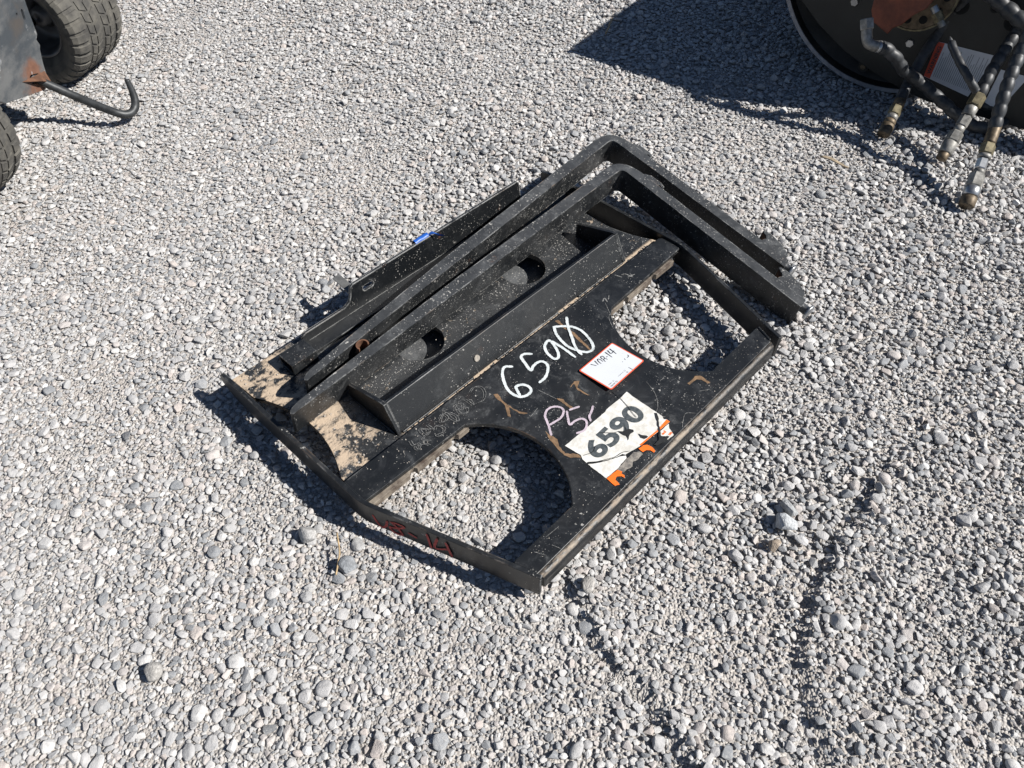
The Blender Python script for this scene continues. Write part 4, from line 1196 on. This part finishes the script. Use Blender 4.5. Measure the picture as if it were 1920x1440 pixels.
stack(h5, (1.3825, 2.383, 0.2845), (1.384, 2.412, 0.292), [(0.0, 1.0, 0.0065, 0.0020, 10, 'zinc')])
hose([(1.41, 2.50, 0.47), (1.455, 2.45, 0.42), (1.486, 2.422, 0.4), (1.521, 2.387, 0.38), (1.564, 2.349, 0.36), (1.64, 2.31, 0.34), (1.75, 2.32, 0.35)], 0.0235, 0.040, 0.2, twist=0)
hose([(1.575, 2.425, 0.075), (1.602, 2.406, 0.06), (1.64, 2.392, 0.068), (1.735, 2.385, 0.070), (1.85, 2.39, 0.06)], 0.0165, 0.024, 0.15, twist=0)

# ================================================================== wheeled machine at the upper left
CL = Vector((-1.70, 2.40, 0.0))
cart = thing('wheeled_machine', 'grey machine with dusty turf tyres, rusted side panel and hooked rod', 'machine', CL, 0.0)
ci2 = inv_of(cart)
def wheel(center, alpha, r, hw, spin=0.0):
    ax = Vector((math.cos(alpha), math.sin(alpha), 0)); roll = Vector((math.sin(alpha), -math.cos(alpha), 0)); up = Vector((0, 0, 1))
    C = Vector(center)
    W = lambda a, c, s: ci2 @ (C + ax * a + roll * c + up * s)
    k = r / 0.214; h = hw / 0.13
    half = [(0.088 * h, 0.112), (0.100 * h, 0.120), (0.118 * h, 0.142), (0.129 * h, 0.165), (0.128 * h, 0.182), (0.119 * h, 0.196), (0.098 * h, 0.2045), (0.06 * h, 0.2075), (0.0, 0.2085)]
    prof = [(-a, q * k) for a, q in half] + [(a, q * k) for a, q in reversed(half[:-1])]
    parts = [lathe(prof, 72, W)]
    def P2(a, rr, th): return W(a, rr * math.cos(th), rr * math.sin(th))
    def rad_at(a):
        a = abs(a)
        pts = list(reversed(half))
        for (a0, r0), (a1, r1) in zip(pts[:-1], pts[1:]):
            if a <= a1 + 1e-9 and a1 > a0: return (r0 + (r1 - r0) * (a - a0) / (a1 - a0)) * k
        return half[3][1] * k
    def lug(path, t0, t1, skew, ht, sh=0.0):
        """raised block following (a, radius) path over an angle range"""
        V = []; F = []; n = len(path)
        for i, (a, q) in enumerate(path):
            s = skew * i / max(1, n - 1)
            inset = 0.006 if i in (0, n - 1) else 0.0
            V += [P2(a, q - 0.003, t0 + s), P2(a, q - 0.003, t1 + s), P2(a * 1.0, q + ht, t1 + s - 0.006), P2(a, q + ht, t0 + s + 0.006)]
        for i in range(n - 1):
            for j in range(4): F.append((i * 4 + j, i * 4 + (j + 1) % 4, i * 4 + 4 + (j + 1) % 4, i * 4 + 4 + j))
        F += [(0, 1, 2, 3), tuple((n - 1) * 4 + j for j in (3, 2, 1, 0))]
        return V, F
    N = 34; pt = 2 * math.pi / N
    for i in range(N):
        t = spin + i * pt
        for sg in (-1, 1):
            side = [(sg * a * h, q * k) for a, q in ((0.1305, 0.170), (0.130, 0.182), (0.120, 0.1965), (0.100, 0.2052), (0.076, 0.2072))]
            parts.append(lug(side, t, t + pt * 0.68, 0.0, 0.0050))
            for (a0, a1, of, sk) in ((0.064, 0.040, 0.45, -0.35), (0.034, 0.008, 0.05, 0.35)):
                pth = [(sg * a0 * h, rad_at(a0 * h)), (sg * (a0 + a1) / 2 * h, rad_at((a0 + a1) / 2 * h)), (sg * a1 * h, rad_at(a1 * h))]
                parts.append(lug(pth, t + pt * of, t + pt * (of + 0.78), pt * sk, 0.0040))
    ty = mesh_from('tyre', *[x for x in (lambda m: (m[0], m[1]))(merge(parts))])
    w_ = bpy.data.objects.new('wheel', None); COL.objects.link(w_); w_.parent = cart; w_.empty_display_size = 0.05
    add('tyre', ty, 'rubber', w_)
    rp = [(-0.088 * h, 0.1125 * k), (-0.096 * h, 0.118 * k), (-0.100 * h, 0.1165 * k), (-0.094 * h, 0.108 * k), (-0.070 * h, 0.100 * k), (-0.020 * h, 0.092 * k), (-0.012 * h, 0.070 * k), (-0.018 * h, 0.035 * k), (-0.05 * h, 0.030 * k), (-0.052 * h, 0.0)]
    rp2 = rp + [(-a, q) for a, q in reversed(rp[:-4])]
    add('rim', mesh_from('rim', *lathe(rp2, 48, W), True), 'rim_paint', w_)
    return w_
def merge(parts):
    V = []; F = []
    for v, f in parts:
        o_ = len(V); V += v; F += [tuple(i + o_ for i in q) for q in f]
    return V, F
wheel((-1.645, 2.768, 0.214), R(75.5), 0.214, 0.135)
wheel((-1.672, 1.950, 0.214), R(80), 0.214, 0.125, 0.05)
# axle and body above, mostly out of frame
V, F = tube([ci2 @ Vector((-1.70, 1.90, 0.20)), ci2 @ Vector((-1.69, 2.80, 0.20))], 0.018, 12)
add('axle', mesh_from('axle', V, F), 'machine_dark', cart)
add('body', box(-0.75, 0.10, -0.42, 0.30, 0.46, 0.62), 'panel', cart, 0.01)
# side panel: sheet in a plane facing right, with a slot for the rod and small holes
px = -1.55
def pan(y, z, w): return ci2 @ Vector((px + w + 0.10 * (0.25 - z) * 0.0, y, z))
po = [(2.14, 0.232), (2.18, 0.196), (2.40, 0.122), (2.425, 0.128), (2.442, 0.150), (2.452, 0.185), (2.470, 0.222), (2.482, 0.232), (2.476, 0.252), (2.494, 0.262), (2.505, 0.33), (2.53, 0.44), (2.54, 0.56), (2.02, 0.56), (2.04, 0.36), (2.09, 0.29)]
def slot2(cy, cz, L_, r, ang):
    p = [(-L_ / 2 + r * math.cos(R(a)), r * math.sin(R(a))) for a in range(90, 271, 30)] + [(L_ / 2 + r * math.cos(R(a)), r * math.sin(R(a))) for a in range(-90, 91, 30)]
    c, s = math.cos(ang), math.sin(ang)
    return [(cy + a * c - b * s, cz + a * s + b * c) for a, b in p]
pmesh = prism(po, -0.003, 0.003, [slot2(2.375, 0.172, 0.035, 0.014, R(-20)), slot2(2.470, 0.335, 0.020, 0.0065, R(75)), slot2(2.438, 0.350, 0.004, 0.004, 0)], pan)
add('side_panel', pmesh, 'panel', cart, 0.0012)
# folded lower lip and crease
lipm = prism([(2.14, 0.231), (2.18, 0.195), (2.40, 0.121), (2.40, 0.126), (2.182, 0.201), (2.143, 0.237)], -0.05, 0.0035, (), pan)
add('panel_fold', lipm, 'panel', cart, 0.001)
gus2 = mesh_from('g', [pan(2.30, 0.20, 0.0035), pan(2.425, 0.137, 0.0035), pan(2.44, 0.165, 0.0035), pan(2.36, 0.172, 0.030), pan(2.41, 0.142, 0.028)], [(0, 3, 4), (0, 4, 1), (3, 2, 4), (4, 2, 1), (0, 2, 3)])
add('rod_collar', gus2, 'rust', cart)
rod = [(-1.66, 2.374, 0.235), (-1.599, 2.382, 0.196), (-1.562, 2.384, 0.172), (-1.47, 2.398, 0.105), (-1.395, 2.388, 0.072), (-1.342, 2.383, 0.050), (-1.317, 2.390, 0.037), (-1.300, 2.408, 0.032), (-1.291, 2.431, 0.040), (-1.289, 2.446, 0.060), (-1.292, 2.457, 0.088), (-1.298, 2.463, 0.122)]
rc = catmull(rod, 8)
def rrad(i, L, a):
    t = i / (len(rc) - 1)
    r_ = 0.0135 if t < 0.80 else 0.0135 - 0.0045 * (t - 0.8) / 0.2
    return r_
V, F = tube([ci2 @ p for p in rc], rrad, 10)
MAT['rod'] = flat('dark_steel_rod', (0.055, 0.058, 0.06), 0.5, 0.4, 0.25, 40, 0.15)
add('hooked_rod', mesh_from('rod', V, F, True), 'rod', cart)

# ================================================================== small things lying about
def single(name, label, cat, me, mat, loc, group=None, smooth=True):
    o_ = add(name, me, mat, None)
    o_.location = loc
    o_['label'] = label; o_['category'] = cat
    if group: o_['group'] = group
    return o_
def rock(label, loc, size, seed, angular, col):
    me = stone_mesh(seed, angular)
    me.materials.clear()
    m, nt, b = new_mat('rock_stone')
    k = NT(nt)
    mott = k.noise(2.2, 6, 0.7)
    k.l(k.mix(k.step(mott, 0.42, 0.66), tuple(c * 0.62 for c in col), col), b.inputs['Base Color'])
    b.inputs['Roughness'].default_value = 0.88
    k.bump(k.noise(6, 6), 0.35, 0.2, b)
    rr = random.Random(seed)
    o_ = single('rock', label, 'rock', me, m, loc, 'larger stones among the gravel')
    o_.scale = size; o_.rotation_euler = (rr.uniform(-.2, .2), rr.uniform(-.2, .2), rr.uniform(0, 6.28))
    return o_
rock('blocky pale blue grey rock right of the frame, largest stone there', (0.574, 0.826, 0.010), (0.027, 0.023, 0.019), 501, True, (0.60, 0.62, 0.63))
rock('grey broken rock touching the far side of the blocky pale rock', (0.592, 0.866, 0.008), (0.022, 0.016, 0.014), 502, True, (0.46, 0.47, 0.47))
rock('small tan angular rock on sandy ground just left of the blocky pale rock', (0.539, 0.775, 0.007), (0.015, 0.013, 0.013), 503, True, (0.43, 0.35, 0.27))
rock('round pale grey stone at the lower left of the picture', (-0.658, 0.516, 0.008), (0.017, 0.016, 0.014), 504, False, (0.47, 0.45, 0.42))
rock('large round whitish stone beside the bend of the end bar', (-0.425, 0.800, 0.008), (0.020, 0.018, 0.015), 506, False, (0.50, 0.49, 0.475))
rock('round blue grey stone beside the dry straw', (-0.331, 0.730, 0.008), (0.020, 0.018, 0.016), 507, False, (0.30, 0.315, 0.33))
rock('smooth pale egg-shaped stone right of the end bar tip', (0.150, 0.686, 0.010), (0.017, 0.014, 0.014), 509, False, (0.50, 0.475, 0.44))

sp_ = catmull([(-0.362, 0.800, 0.014), (-0.350, 0.757, 0.017), (-0.349, 0.735, 0.016), (-0.350, 0.706, 0.013)], 6)
c0 = Vector((-0.352, 0.75, 0.0))
V, F = tube([p - c0 for p in sp_], lambda i, L, a: 0.0019, 7)
single('dry_straw', 'thin dry yellow straw on the gravel below the end bar', 'straw', mesh_from('straw', V, F, True), 'straw', c0)
sp_ = catmull([(0.408, 3.158, 0.018), (0.395, 3.11, 0.022), (0.385, 3.07, 0.02), (0.370, 3.027, 0.016)], 6)
c0 = Vector((0.39, 3.09, 0.0))
V, F = tube([p - c0 for p in sp_], lambda i, L, a: 0.0032 * (1 + 0.3 * math.sin(L * 400)), 7)
single('dry_twig', 'short dry twig lying in the big machine shadow', 'twig', mesh_from('twig', V, F, True), 'straw', c0)
V = []; F = []
for i in range(9):
    t = i / 8
    wv = 0.010 * math.sin(math.pi * (0.08 + 0.86 * t))
    for s in (-1, 0, 1):
        V.append(Vector((-0.038 + 0.076 * t, 0.030 - 0.058 * t + wv * s, 0.016 + 0.006 * abs(s) + 0.004 * math.sin(t * 5))))
for i in range(8):
    for j in range(2): F.append((i * 3 + j, i * 3 + j + 1, i * 3 + 4 + j, i * 3 + 3 + j))
lf = mesh_from('leaf', V, F, True)
o_ = single('dry_leaf', 'curled tan dry leaf on the gravel left of the hose couplers', 'leaf', lf, 'leaf', (1.03, 2.135, 0.0))
sd_ = o_.modifiers.new('thickness', 'SOLIDIFY'); sd_.thickness = 0.0008

# grit and pebbles lying on the frame
def grit(n, seed, spots):
    rr = random.Random(seed); V = []; F = []
    ico = bmesh.new(); bmesh.ops.create_icosphere(ico, subdivisions=1, radius=1.0)
    iv_ = [v.co.copy() for v in ico.verts]; if_ = [[v.index for v in f.verts] for f in ico.faces]; ico.free()
    for i in range(n):
        u0, u1, v0, v1, z, r0, r1 = rr.choice(spots)
        u, v = rr.uniform(u0, u1), rr.uniform(v0, v1); r = r0 + (r1 - r0) * rr.random() ** 2.5
        sx, sy, sz = r * rr.uniform(.7, 1.1), r * rr.uniform(.6, 1), r * rr.uniform(.5, .8)
        o0 = len(V)
        for c in iv_:
            k_ = rr.uniform(.8, 1.15)
            V.append(Lp(u + c.x * sx * k_, v + c.y * sy * k_, z + sz * 0.7 + c.z * sz * k_))
        F += [tuple(o0 + j for j in f) for f in if_]
    return mesh_from('grit', V, F)
MAT['grit'] = flat('grit_stone', (0.44, 0.40, 0.345), 0.9, 0, 0.2, 300, 0, (0.26, 0.24, 0.22))
gr = add('grit', grit(420, 5, [(0.02, 0.16, -0.47, -0.42, 0.066, 0.0008, 0.004), (0.08, 0.16, -0.25, -0.09, 0.066, 0.0008, 0.0035), (0.19, 0.95, -0.0785, -0.068, 0.066, 0.0008, 0.0026),
     (0.19, 0.95, -0.24, -0.15, 0.066, 0.0006, 0.0022), (0.15, 0.95, 0.325, 0.363, 0.078, 0.0006, 0.0020), (0.03, 0.28, -0.06, 0.0, 0.078, 0.0006, 0.0024), (0.17, 0.95, 0.33, 0.366, 0.078, 0.0006, 0.0018), (0.3, 0.8, 0.0, 0.3, 0.078, 0.0005, 0.0014)]), 'grit', frame)
gr['kind'] = 'stuff'
